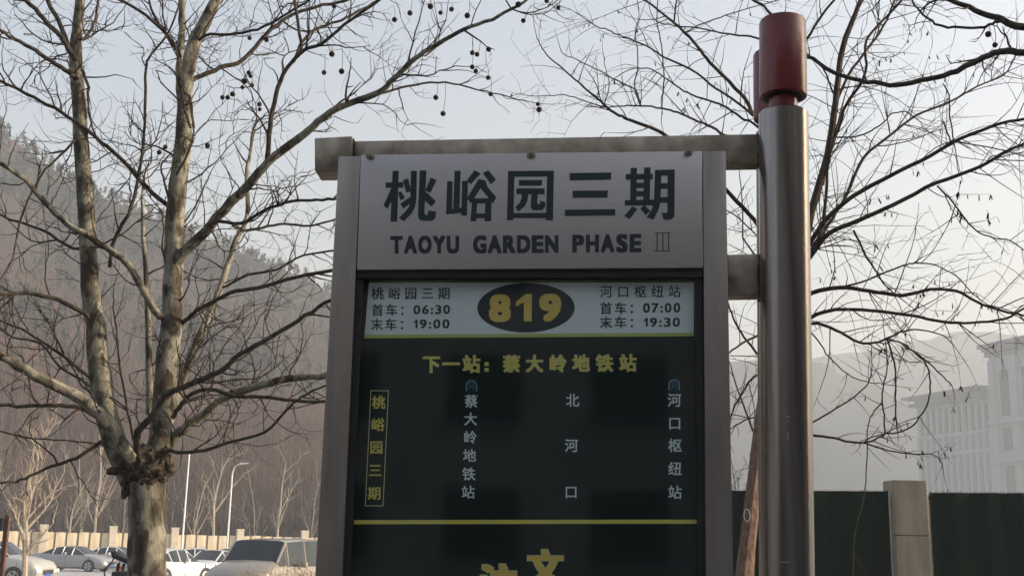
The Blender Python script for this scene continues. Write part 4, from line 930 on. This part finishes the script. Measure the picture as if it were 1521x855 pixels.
def car(name, label, st, paint, loc, rz, wb_, group=None, hw=.90, wy=.80, plate=None, cat='car', scale=1.0):
    """st: stations from rear to front: x, underside, belt height, roof height, half width, half roof width, kind of the face strip that follows"""
    root = thing(name, label, cat, loc, rz, group); root.scale = (scale,) * 3
    body, gl = MB(), MB(); rings = []
    for (x, zb, zl, zr, h, hr, k) in st:
        cab = zr - zl > .12
        rings.append([(0, zb), (h - .14, zb), (h - .03, zb + .10), (h, zb + (zl - zb) * .42), (h - .005, zb + (zl - zb) * .72), (h - .045, zl - .02), (h - .07, zl + .012 if cab else zl + .005),
                      (hr, zr - .05 if cab else zl + (zr - zl) * .6), (hr - .14, zr - .008), (0, zr + .012)])
    n = len(rings[0])
    for side in (1, -1):
        for mbx in (body, gl): pass
        offb = len(body.v); offg = len(gl.v)
        for (x, *_), r in zip(st, rings):
            for (y, z) in r: body.v.append((x, side * y, z)); gl.v.append((x, side * y, z))
        for i in range(len(st) - 1):
            k = st[i][6]
            for j in range(n - 1):
                q = [i * n + j, (i + 1) * n + j, (i + 1) * n + j + 1, i * n + j + 1]
                if side < 0: q = q[::-1]
                glass = (k == 'w' and j == 6) or (k == 's' and j in (6, 7, 8))
                (gl if glass else body).f.append(tuple((offg if glass else offb) + a for a in q))
    for i in (0, len(st) - 1):
        r = rings[i]; x = st[i][0]; b = len(body.v)
        body.v += [(x, y, z) for y, z in r] + [(x, -y, z) for y, z in r[::-1]]
        f = tuple(range(b, b + 2 * n)); body.f.append(f if i else f[::-1])
    bm_ = body.mesh('body', None, True); bm_.materials.append(paint); bo = inst('body', bm_, root, (0, 0, 0))
    used = sorted({a for f in gl.f for a in f}); mp_ = {a: i for i, a in enumerate(used)}
    g2 = MB(); g2.v = [gl.v[a] for a in used]; g2.f = [tuple(mp_[a] for a in f) for f in gl.f]
    gm = g2.mesh('windows', None, True); gm.materials.append(M['car_glass']); inst('windows', gm, root, (0, 0, 0))
    def PT(pts, r, n):
        q = MB(); q.tube(pts, r, n); me = q.mesh('pillar', None, True); me.materials.append(paint); inst('pillar', me, root, (0, 0, 0))
    for i in range(len(st) - 1):
        if st[i][6] != 's': continue
        for side in (1, -1):
            p, q = [Vector((st[a][0], side * rings[a][7][0], rings[a][7][1])) for a in (i, i + 1)]; PT([p, q], .035, 6)
            p, q = [Vector((st[a][0], side * rings[a][6][0], rings[a][6][1])) for a in (i, i + 1)]; PT([p, q], .022, 6)
    for i in range(1, len(st) - 1):
        if st[i][6] == 'w' or st[i - 1][6] == 'w':
            if st[i][6] == 'w' and st[i - 1][6] == 'w' and i % 2: continue
            for side in (1, -1): PT([Vector((st[i][0], side * rings[i][6][0], rings[i][6][1])), Vector((st[i][0], side * rings[i][7][0], rings[i][7][1]))], .034, 6)
    xf, xr = wb_
    for x in (xf, xr):
        for sgn in (1, -1):
            mb = MB(); R = .335
            mb.prism([Vector((x + (R + .055) * math.cos(a), sgn * (hw + .004), R + (R + .055) * math.sin(a))) for a in [math.pi * (k / 16) for k in range(17)]] + [Vector((x - R - .05, sgn * (hw + .004), .17)), Vector((x + R + .05, sgn * (hw + .004), .17))], Vector((0, -sgn * .26, 0)))
            me = mb.mesh('wheel_arch'); me.materials.append(M['car_dark']); inst('wheel_arch', me, root, (0, 0, 0))
            w = bpy.data.objects.new('wheel', TYRE); COL.objects.link(w); w.parent = root; w.location = (x, sgn * (hw - .09), R); inst('rim', RIM, w, (0, 0, 0))
    fx, rx = st[-1][0], st[0][0]; zf, zrr = st[-1][2], st[0][2]
    def part(nm, matl, *boxes, bevel=.012):
        mb = MB()
        for b in boxes: mb.box(*b)
        me = mb.mesh(nm, None, True, bevel); me.materials.append(matl); return inst(nm, me, root, (0, 0, 0))
    for sg in (1, -1):
        y0, y1 = sorted((sg * (hw - .42), sg * (hw - .03)))
        part('headlight', M['car_lamp'], (fx - .16, y0, zf - .16, fx + .012, y1, zf - .03), bevel=.025)
        part('tail_light', M['car_red'], (rx - .012, y0, zrr - .22, rx + .16, y1, zrr - .05), bevel=.025)
        y0, y1 = sorted((sg * (hw - .02), sg * (hw + .16))); xm = [s_[0] for s_ in st if s_[6] == 'w'][-1] + .25
        part('mirror', paint, (xm, y0, [s_[2] for s_ in st if s_[6] == 'w'][-1] + .0, xm + .13, y1, [s_[2] for s_ in st if s_[6] == 'w'][-1] + .15), bevel=.03)
        y0, y1 = sorted((sg * (hw - .01), sg * (hw + .012)))
        for xd in (st[3][0] + .35, st[3][0] + 1.25): part('door_handle', paint, (xd, y0, .80, xd + .18, y1, .83), bevel=.006)
    part('grille', M['car_dark'], (fx - .02, -.42, .42, fx + .008, .42, .60)); part('lower_bumper', M['car_dark'], (fx - .05, -hw + .2, .20, fx + .006, hw - .2, .32)); part('rear_bumper_trim', M['car_dark'], (rx - .006, -hw + .2, .22, rx + .05, hw - .2, .34))
    part('plate', plate or M['plate_blue'], (fx + .008, -.22, .33, fx + .02, .22, .45), bevel=.003); part('plate', plate or M['plate_blue'], (rx - .02, -.22, .50, rx - .006, .22, .63), bevel=.003)
    # door gaps
    for xd in (st[3][0] + .1, (st[3][0] + st[-4][0]) / 2, st[-4][0] - .1):
        for sg in (1, -1):
            y0, y1 = sorted((sg * (hw - .03), sg * (hw + .0015))); part('door_gap', M['car_dark'], (xd, y0, .32, xd + .012, y1, .86), bevel=0)
    return root
def sedan(h=1.45, L=4.9):
    z = h - 1.45; b = L / 4.9
    return [(-2.40*b, .36, .82, .84, .70, .58, 'b'), (-2.33*b, .24, .90, .96, .84, .66, 'b'), (-1.95*b, .20, .95, 1.03, .90, .66, 'b'), (-1.72*b, .19, .96, 1.07, .90, .64, 's'), (-.98*b, .18, .95, 1.37+z, .90, .56, 'w'), (-.42*b, .18, .94, 1.44+z, .90, .57, 'w'),
            (-.36*b, .18, .94, 1.445+z, .90, .57, 'w'), (.28*b, .18, .93, 1.43+z, .90, .56, 's'), (1.05*b, .18, .92, 1.02, .90, .66, 'b'), (1.55*b, .18, .86, .95, .90, .66, 'b'), (2.15*b, .20, .74, .80, .86, .62, 'b'), (2.36*b, .24, .64, .68, .76, .56, 'b'), (2.44*b, .34, .58, .60, .64, .5, 'b')]
def suv(h=1.70):
    z = h - 1.70
    return [(-2.28, .40, .95, 1.00, .80, .64, 'b'), (-2.24, .28, 1.04, 1.12, .88, .68, 'b'), (-2.14, .25, 1.07, 1.20, .92, .66, 's'), (-1.80, .24, 1.07, 1.60+z, .92, .60, 'w'), (-.62, .24, 1.05, 1.68+z, .92, .62, 'w'), (-.55, .24, 1.05, 1.68+z, .92, .62, 'w'),
            (.40, .24, 1.03, 1.66+z, .92, .62, 's'), (1.05, .24, 1.02, 1.14, .92, .68, 'b'), (1.60, .24, .98, 1.08, .92, .68, 'b'), (2.10, .25, .88, .95, .89, .64, 'b'), (2.28, .30, .74, .78, .78, .56, 'b'), (2.33, .42, .66, .68, .66, .5, 'b')]
def van():
    return [(-2.55, .45, 1.05, 1.10, .85, .70, 'b'), (-2.50, .30, 1.15, 1.22, .93, .74, 's'), (-2.36, .26, 1.15, 1.80, .96, .74, 'w'), (-1.2, .26, 1.13, 1.88, .96, .76, 'w'), (-.15, .26, 1.12, 1.88, .96, .76, 'w'), (-.08, .26, 1.12, 1.88, .96, .76, 'w'),
            (.92, .26, 1.14, 1.83, .96, .76, 's'), (1.42, .26, 1.14, 1.30, .96, .80, 'b'), (1.95, .26, 1.06, 1.17, .95, .74, 'b'), (2.35, .26, .88, .96, .90, .66, 'b'), (2.5, .32, .74, .78, .80, .58, 'b'), (2.55, .42, .66, .68, .70, .5, 'b')]
def at(px, Y, dz=0.0):
    p = W(px, 800, Y); return (p.x, p.y, ground_z(Y) + dz)
R_ = math.radians
CG = 'cars parked in the lot by the cream wall'
car('parked_car', 'champagne coloured car with dark rimmed wheels cut off by the left edge of the photo', suv(1.66), M['car_champ'], at(-8, 46), R_(-6), (1.42, -1.38), CG, .92)
car('parked_car', 'silver sedan parked side on behind the young tree at the left, nose to the right', sedan(), M['car_silver'], at(114, 70), R_(-12), (1.47, -1.42), CG)
car('parked_car', 'white sedan whose dark side windows and hood show above the silver sedan nose', sedan(1.46), M['car_white'], at(176, 76), R_(-10), (1.47, -1.42), CG)
car('parked_car', 'white hatchback seen from its rear corner with red tail light, next to the plane trunk', sedan(1.50, 4.3), M['car_white'], at(255, 50), R_(66), (1.30, -1.25), CG)
car('parked_car', 'white sedan facing the camera with blue number plate in front of the grey van', sedan(1.46, 4.6), M['car_white'], at(320, 54), R_(-106), (1.38, -1.32), CG)
car('parked_car', 'white car with only its side windows showing over the white hatchback', sedan(1.5, 4.5), M['car_white'], at(298, 68), R_(20), (1.38, -1.32), CG)
car('parked_car', 'white car whose roof alone shows right of the plane trunk beneath the lamp post', sedan(1.52, 4.5), M['car_white'], at(236, 72), R_(-20), (1.38, -1.32), CG)
car('parked_car', 'dark windowed pale car half hidden behind the sedan with the blue plate', sedan(1.5, 4.5), M['car_silver'], at(345, 70), R_(-70), (1.38, -1.32), CG)
car('parked_van', 'grey van with a broad dark windscreen and black mirror beside the sign post', van(), M['car_grey'], at(410, 33), R_(-106), (1.52, -1.50), None, .96, cat='van')
car('parked_car', 'pale car glimpsed through the gap left of the stone fence pillar', sedan(1.5, 4.5), M['car_white'], at(1326, 34), R_(10), (1.38, -1.32), CG)

# scooter half hidden by the trunk
def scooter():
    Y = 16.0; b = at(178, Y); root = thing('scooter', 'black scooter with tilted seat half hidden behind the left side of the plane trunk', 'scooter', b, 0)
    k = Y / F_PX; X0 = W(178, 800, Y).x; Z0 = b[2]
    def P(px, py, dy=0.0): p = W(px, py, Y + dy); return Vector((p.x - b[0], p.y - b[1], p.z - b[2]))
    def add(nm, mb, matl, bev=0.0, sm=True):
        me = mb.mesh(nm, None, sm, bev); me.materials.append(matl); return inst(nm, me, root, (0, 0, 0))
    mb = MB(); mb.prism([P(166, 818, -.13), P(171, 817, -.13), P(192, 829, -.13), P(196, 838, -.13), P(190, 838, -.13), P(164, 827, -.13)], Vector((0, .26, 0))); add('seat', mb, M['black_plastic'], .025)
    mb = MB(); mb.prism([P(170, 819.5, -.14), P(193, 830, -.14), P(193, 833, -.14), P(169, 822, -.14)], Vector((0, .28, 0))); add('seat_top', mb, mat('seat_vinyl', (.09, .10, .10), rough=.35), .01)
    mb = MB(); mb.tube(smooth_path([P(170, 826), P(165, 836), P(158, 842), P(155, 849), P(157, 856), P(166, 860), P(180, 861)], 4), .010, 6); add('handle_loop', mb, M['black_plastic'])
    mb = MB(); mb.prism([P(165, 848, -.2), P(190, 848, -.2), P(196, 880, -.2), P(162, 880, -.2)], Vector((0, .4, 0))); add('body_panel', mb, M['black_plastic'], .03)
    mb = MB(); mb.tube([P(176, 834), P(174, 850)], .022, 6); mb.tube([P(184, 836), P(183, 850)], .022, 6); add('seat_post', mb, M['black_plastic'])
    mb = MB(); c = P(173, 834, -.16); mb.tube([c, c + Vector((0, .02, 0))], .022, 10); add('reflector', mb, M['white_paint'])
    for px in (168, 204):
        z = .22; c = Vector((W(px, 800, Y).x - b[0], 0, z)); w = bpy.data.objects.new('wheel', TYRE); COL.objects.link(w); w.parent = root; w.location = c; w.scale = (.66, .5, .66); inst('rim', RIM, w, (0, 0, 0))
    mb = MB(); p0 = Vector((W(204, 800, Y).x - b[0], 0, .22)); mb.tube([p0, p0 + Vector((-.10, 0, .85))], .03, 8); mb.tube([p0 + Vector((-.10, -.28, .84)), p0 + Vector((-.10, .28, .84))], .014, 8); mb.tube([Vector((W(168, 800, Y).x - b[0], 0, .3)), p0 + Vector((-.02, 0, .12))], .05, 8); add('frame', mb, M['black_plastic'])
scooter()

# rusty post with black box at the left edge
b = at(8, 22); root = thing('steel_post', 'thin rusty dark post with a small black box at the far left edge', 'post', b); t = W(8.5, 764, 22)
mb = MB(); mb.box(-.042, -.042, 0, .042, .042, t.z - b[2]); me = mb.mesh('post_shaft', None, False, .004); me.materials.append(mat('rusty_post', (.05, .022, .014), (.12, .05, .03), 14, .8, bump=.4)); inst('post_shaft', me, root, (0, 0, 0))
mb = MB(); mb.box(-.16, -.10, t.z - b[2] - .30, -.043, .06, t.z - b[2] - .06); me = mb.mesh('control_box', None, False, .008); me.materials.append(M['black_plastic']); inst('control_box', me, root, (0, 0, 0))

# dry shrubs in front of the van
def shrub(px, Y, h, w, seed, label):
    rnd = random.Random(seed); b = Vector(at(px, Y)); root = thing('dry_shrub', label, 'shrub', b, group='dry leafless shrubs by the sign post'); mb = MB()
    for _ in range(230):
        a = rnd.uniform(0, 6.28); r = rnd.uniform(0, .3) * w; s0 = Vector((math.cos(a) * r, math.sin(a) * r, 0)); d = Vector((math.cos(a) * rnd.uniform(.1, .6), math.sin(a) * rnd.uniform(.1, .6), 1)).normalized(); L_ = h * rnd.uniform(.7, 1.05)
        pts = [s0]; q = s0
        for i in range(5): d = (d + Vector((rnd.gauss(0, .12), rnd.gauss(0, .12), 0))).normalized(); q = q + d * L_ / 5; pts.append(q)
        mb.tube(pts, [.006 - .0009 * i for i in range(6)], 3, cap=False)
        for _k in range(6):
            j = rnd.randint(2, 5); e = pts[j] + Vector((rnd.gauss(0, .11), rnd.gauss(0, .11), rnd.uniform(.02, .18))); strand(mb, pts[j], e, .0035, .0015)
    me = mb.mesh('stems'); me.materials.append(M['dry']); o = inst('stems', me, root, (0, 0, 0)); o['kind'] = 'stuff'
shrub(455, 17.5, 1.36, .9, 3, 'dense dry brown shrub under the van mirror, nearest to the sign post')
shrub(425, 19, 1.22, .8, 4, 'dry brown shrub in front of the van bonnet, second from the sign post')
shrub(380, 20, 1.13, .8, 5, 'low dry shrub in front of the middle of the van bonnet')
shrub(330, 21, 1.05, .8, 6, 'low dry shrub in front of the left end of the van')

# ------------------------------------------------------------------ green fence and stone pillar on the right
FY = 17.0
fl = thing('green_fence', 'long dark green turf covered hoarding left of the stone pillar', 'fence', at(1200, FY))
def fence_run(root, x0, x1, top0, top1):
    a, b = W(x0, top0, FY), W(x1, top1, FY); n = max(1, round((b.x - a.x) / 2.0)); gz = ground_z(FY)
    for i in range(n):
        p, q = a.lerp(b, i / n), a.lerp(b, (i + 1) / n); mb = MB(); m_ = 24; top = []
        for k in range(m_ + 1):
            c = p.lerp(q, k / m_); top.append(Vector((c.x + (.004 if k == 0 else -.004 if k == m_ else 0), FY + .030 * math.sin(k * .9 + i), c.z + .008 * noise.noise(Vector((c.x * 9, 0, 0))))))
        for k in range(m_):
            u, v = top[k], top[k + 1]; mb.prism([Vector((u.x, u.y, gz + .03)), Vector((v.x, v.y, gz + .03)), v, u], Vector((0, .03, 0)))
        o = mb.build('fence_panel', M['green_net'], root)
    mb = MB(); mb.box(a.x, FY + .04, a.z - .10, b.x, FY + .08, a.z - .05); mb.build('rail', M['wall_post'], root)
    mb = MB()
    rnd = random.Random(int(x0))
    for _ in range(int((b.x - a.x) * 160)):
        t = rnd.random(); c = a.lerp(b, t); e = c + Vector((rnd.gauss(0, .012), rnd.gauss(-.01, .01), rnd.uniform(.0, .03))); strand(mb, c - Vector((0, 0, .015)), e, .002, .001)
    o = mb.build('turf_fringe', M['green_net'], root); o['kind'] = 'stuff'
fence_run(fl, 880, 1319, 727, 729)
fr = thing('green_fence', 'dark green turf covered hoarding right of the stone pillar at the right edge', 'fence', at(1450, FY)); fence_run(fr, 1381, 1720, 731, 733)
for x, root in ((1321.5, fl), (1379, fr)):
    a = W(x, 731, FY + .06); mb = MB(); mb.box(a.x - .012, a.y, ground_z(FY), a.x + .012, a.y + .03, a.z); mb.build('end_post', M['white_paint'], root)
def pillar_at(x0, x1, top, Y, label):
    a, b = W(x0, top, Y), W(x1, top, Y); gz = ground_z(Y); w = b.x - a.x; root = thing('stone_pillar', label, 'pillar', ((a.x + b.x) / 2, Y + w / 2, gz)); zj = W(x0, 795, Y).z; Hh = a.z
    h0 = Hh - zj; z = zj
    mb = MB(); mb.box(a.x, Y, zj + .012, b.x, Y + w, Hh); mb.build('stone_block', M['stone'], root, bevel=.008)
    top_ = zj
    while top_ > gz + .05:
        lo_ = max(gz, top_ - h0); mb = MB(); mb.box(a.x - .003, Y - .003, lo_ + .012, b.x + .003, Y + w, top_); mb.build('stone_block', M['stone'], root, bevel=.008); top_ = lo_
    mb = MB(); mb.box(a.x + .012, Y + .012, gz, b.x - .012, Y + w - .012, Hh - .02); mb.build('core', M['joint'], root)
pillar_at(1327, 1376, 712, 16.9, 'square tan stone pillar standing between the two dark green hoardings')
# ------------------------------------------------------------------ big columned building in the haze
wl0 = W(1377, 800, 335); wr0 = W(1486, 800, 306); wl0.z = wr0.z = ground_z(200); bd = (wr0 - wl0); BL = bd.length; bd.normalize(); bang = math.atan2(bd.y, bd.x)
zt = W(1366, 606, 335).z
bld = thing('office_building', 'huge pale columned building with deep cornices fading in the haze at the right edge', 'building', wl0, bang)
def bpart(nm, matl, *boxes):
    mb = MB()
    for b in boxes: mb.box(*b)
    me = mb.mesh(nm); me.materials.append(matl); return inst(nm, me, bld, (0, 0, 0))
# local axes: x along the front, -y outwards, z up
H1 = zt - wl0.z
bpart('wing_wall', M['bld_wall'], (0, 0, 0, BL + 1.9, 30, H1))
bpart('cornice', M['bld_roof'], (-1.0, -3.4, H1 + .02, BL + 1, 31, H1 + 1.0)); bpart('attic', M['bld_roof'], (-.3, -1.6, H1 + 1.02, BL, 30, H1 + 2.2)); bpart('eaves', M['bld_roof'], (-2.6, -4.6, H1 + 2.22, BL + .5, 32, H1 + 3.0))
nb = 11; bw = BL / nb; rows = [(H1 - 8.2, H1 - 1.2), (H1 - 13.2, H1 - 9.6), (2.0, H1 - 14.8)]
pil_b = shared('pilaster', lambda b: (b.box(-.62, -1.15, 0, .62, -.01, H1 - 9.0), b.box(-.55, -.8, H1 - 8.98, .55, -.01, H1 - .02)), M['bld_wall'])
for i in range(nb + 1): inst('pilaster', pil_b, bld, (i * bw, 0, 0))
wins = [shared('window', lambda b, r=r: b.box(-bw * .28, -.12, r[0], bw * .28, .0, r[1]), M['bld_glass']) for r in rows]
fr_ = shared('glazing_bar', lambda b: b.box(-bw * .28, -.2, 0, bw * .28, -.121, .22), M['bld_roof'])
for i in range(nb):
    for k in range(3):
        w = inst('window', wins[k], bld, ((i + .5) * bw, 0, 0)); r = rows[k]
        for t in ([.5] if r[1] - r[0] < 20 else [.2, .4, .6, .8]): inst('glazing_bar', fr_, w, (0, 0, r[0] + (r[1] - r[0]) * t))
for z0, z1, d in ((H1 - 9.3, H1 - 8.5, 1.4), (H1 - 14.4, H1 - 13.5, 1.4)): bpart('string_course', M['bld_wall'], (-.2, -d, z0, BL, -.02, z1))
# tower at the near end
H2 = W(1478, 514, 303).z - wl0.z; T0 = BL + 2.0; TL = 34
bpart('tower_wall', M['bld_wall'], (T0, -1.5, 0, T0 + TL, 34, H2 - 3)); bpart('tower_cornice', M['bld_roof'], (T0 - .6, -2.4, H2 - 2.98, T0 + TL + 1, 35, H2 - 1.6)); bpart('tower_cornice', M['bld_roof'], (T0 - 1.2, -2.9, H2 - 1.58, T0 + TL + 2, 36, H2 - .7)); bpart('tower_eaves', M['bld_roof'], (T0 - 2.0, -3.6, H2 - .68, T0 + TL + 3, 38, H2 + .4))
n2 = 4; tw_ = 8.2
rows2 = [(H2 - 19, H2 - 7), (H2 - 28, H2 - 22), (2, H2 - 32)]
tw_me = [shared('window', lambda b, r=r: b.box(-1.6, -1.62, r[0], 1.6, -1.5, r[1]), M['bld_glass']) for r in rows2]
for i in range(n2):
    for k in range(3): inst('window', tw_me[k], bld, (T0 + 5.2 + i * tw_, 0, 0))
tp_me = shared('pilaster', lambda b: b.box(-1.1, -2.3, 0, 1.1, -1.51, H2 - 4), M['bld_wall'])
for i in range(n2 + 1): inst('pilaster', tp_me, bld, (T0 + 1.2 + i * tw_, 0, 0))
for z0 in (H2 - 21, H2 - 31): bpart('string_course', M['bld_wall'], (T0 - .4, -2.9, z0, T0 + TL, -1.48, z0 + 1.0))
# ------------------------------------------------------------------ unseen block added behind the camera for the glass and steel to reflect
fb = thing('added_block', 'grey rendered apartment block added unseen behind the viewer for the steel and glass to reflect', 'building', (0, -22, 0))
def fpart(nm, matl, *boxes):
    mb = MB()
    for b in boxes: mb.box(*b)
    me = mb.mesh(nm); me.materials.append(matl); return inst(nm, me, fb, (0, 0, 0))
fpart('wall', M['render_wall'], (-26, -10, -.1, 24, 0, 17)); fpart('roof', M['bld_roof'], (-26.6, -10.6, 17.01, 24.6, .7, 17.6))
wm = shared('window', lambda b: b.box(-.9, .0, 0, .9, .06, 1.6), M['bld_glass']); sm = shared('sill', lambda b: b.box(-1.0, .061, -.12, 1.0, .22, -.02), M['bld_wall'])
for r in range(5):
    for c in range(14):
        w = inst('window', wm, fb, (-23.5 + c * 3.5, 0, 1.2 + r * 3.2)); inst('sill', sm, w, (0, 0, 0))

sb = thing('added_block', 'grey rendered apartment block added unseen right of the frame to shade the sign', 'building', (27, 1, 0))  # added out of view, sized to keep the sun off the sign
mb = MB(); mb.box(0, -26, -.3, 12, 4.6, 18.5); me = mb.mesh('wall'); me.materials.append(M['render_wall']); inst('wall', me, sb, (0, 0, 0))
mb = MB(); mb.box(-.6, -26.6, 18.51, 12.6, 5.2, 19.1); me = mb.mesh('roof'); me.materials.append(M['bld_roof']); inst('roof', me, sb, (0, 0, 0))
for r in range(5):
    for c in range(9):
        w = inst('window', wm, sb, (0, -24.5 + c * 3.4, 1.3 + r * 3.4), math.radians(90)); inst('sill', sm, w, (0, 0, 0))
# ------------------------------------------------------------------ haze
hm = bpy.data.materials.new('haze_air'); hm.use_nodes = True
_n = hm.node_tree.nodes; _n.remove(_n['Principled BSDF'])
pv = _n.new('ShaderNodeVolumePrincipled'); pv.inputs['Color'].default_value = (0.57, 0.63, 0.69, 1); pv.inputs['Density'].default_value = HAZE_DENSITY
pv.inputs['Anisotropy'].default_value = 0.1
hm.node_tree.links.new(pv.outputs[0], _n['Material Output'].inputs['Volume'])
mb = MB(); mb.box(-950, -950, -2.3, 950, 950, 185)
hz = mb.build('haze', hm); tag(hz, kind='stuff')
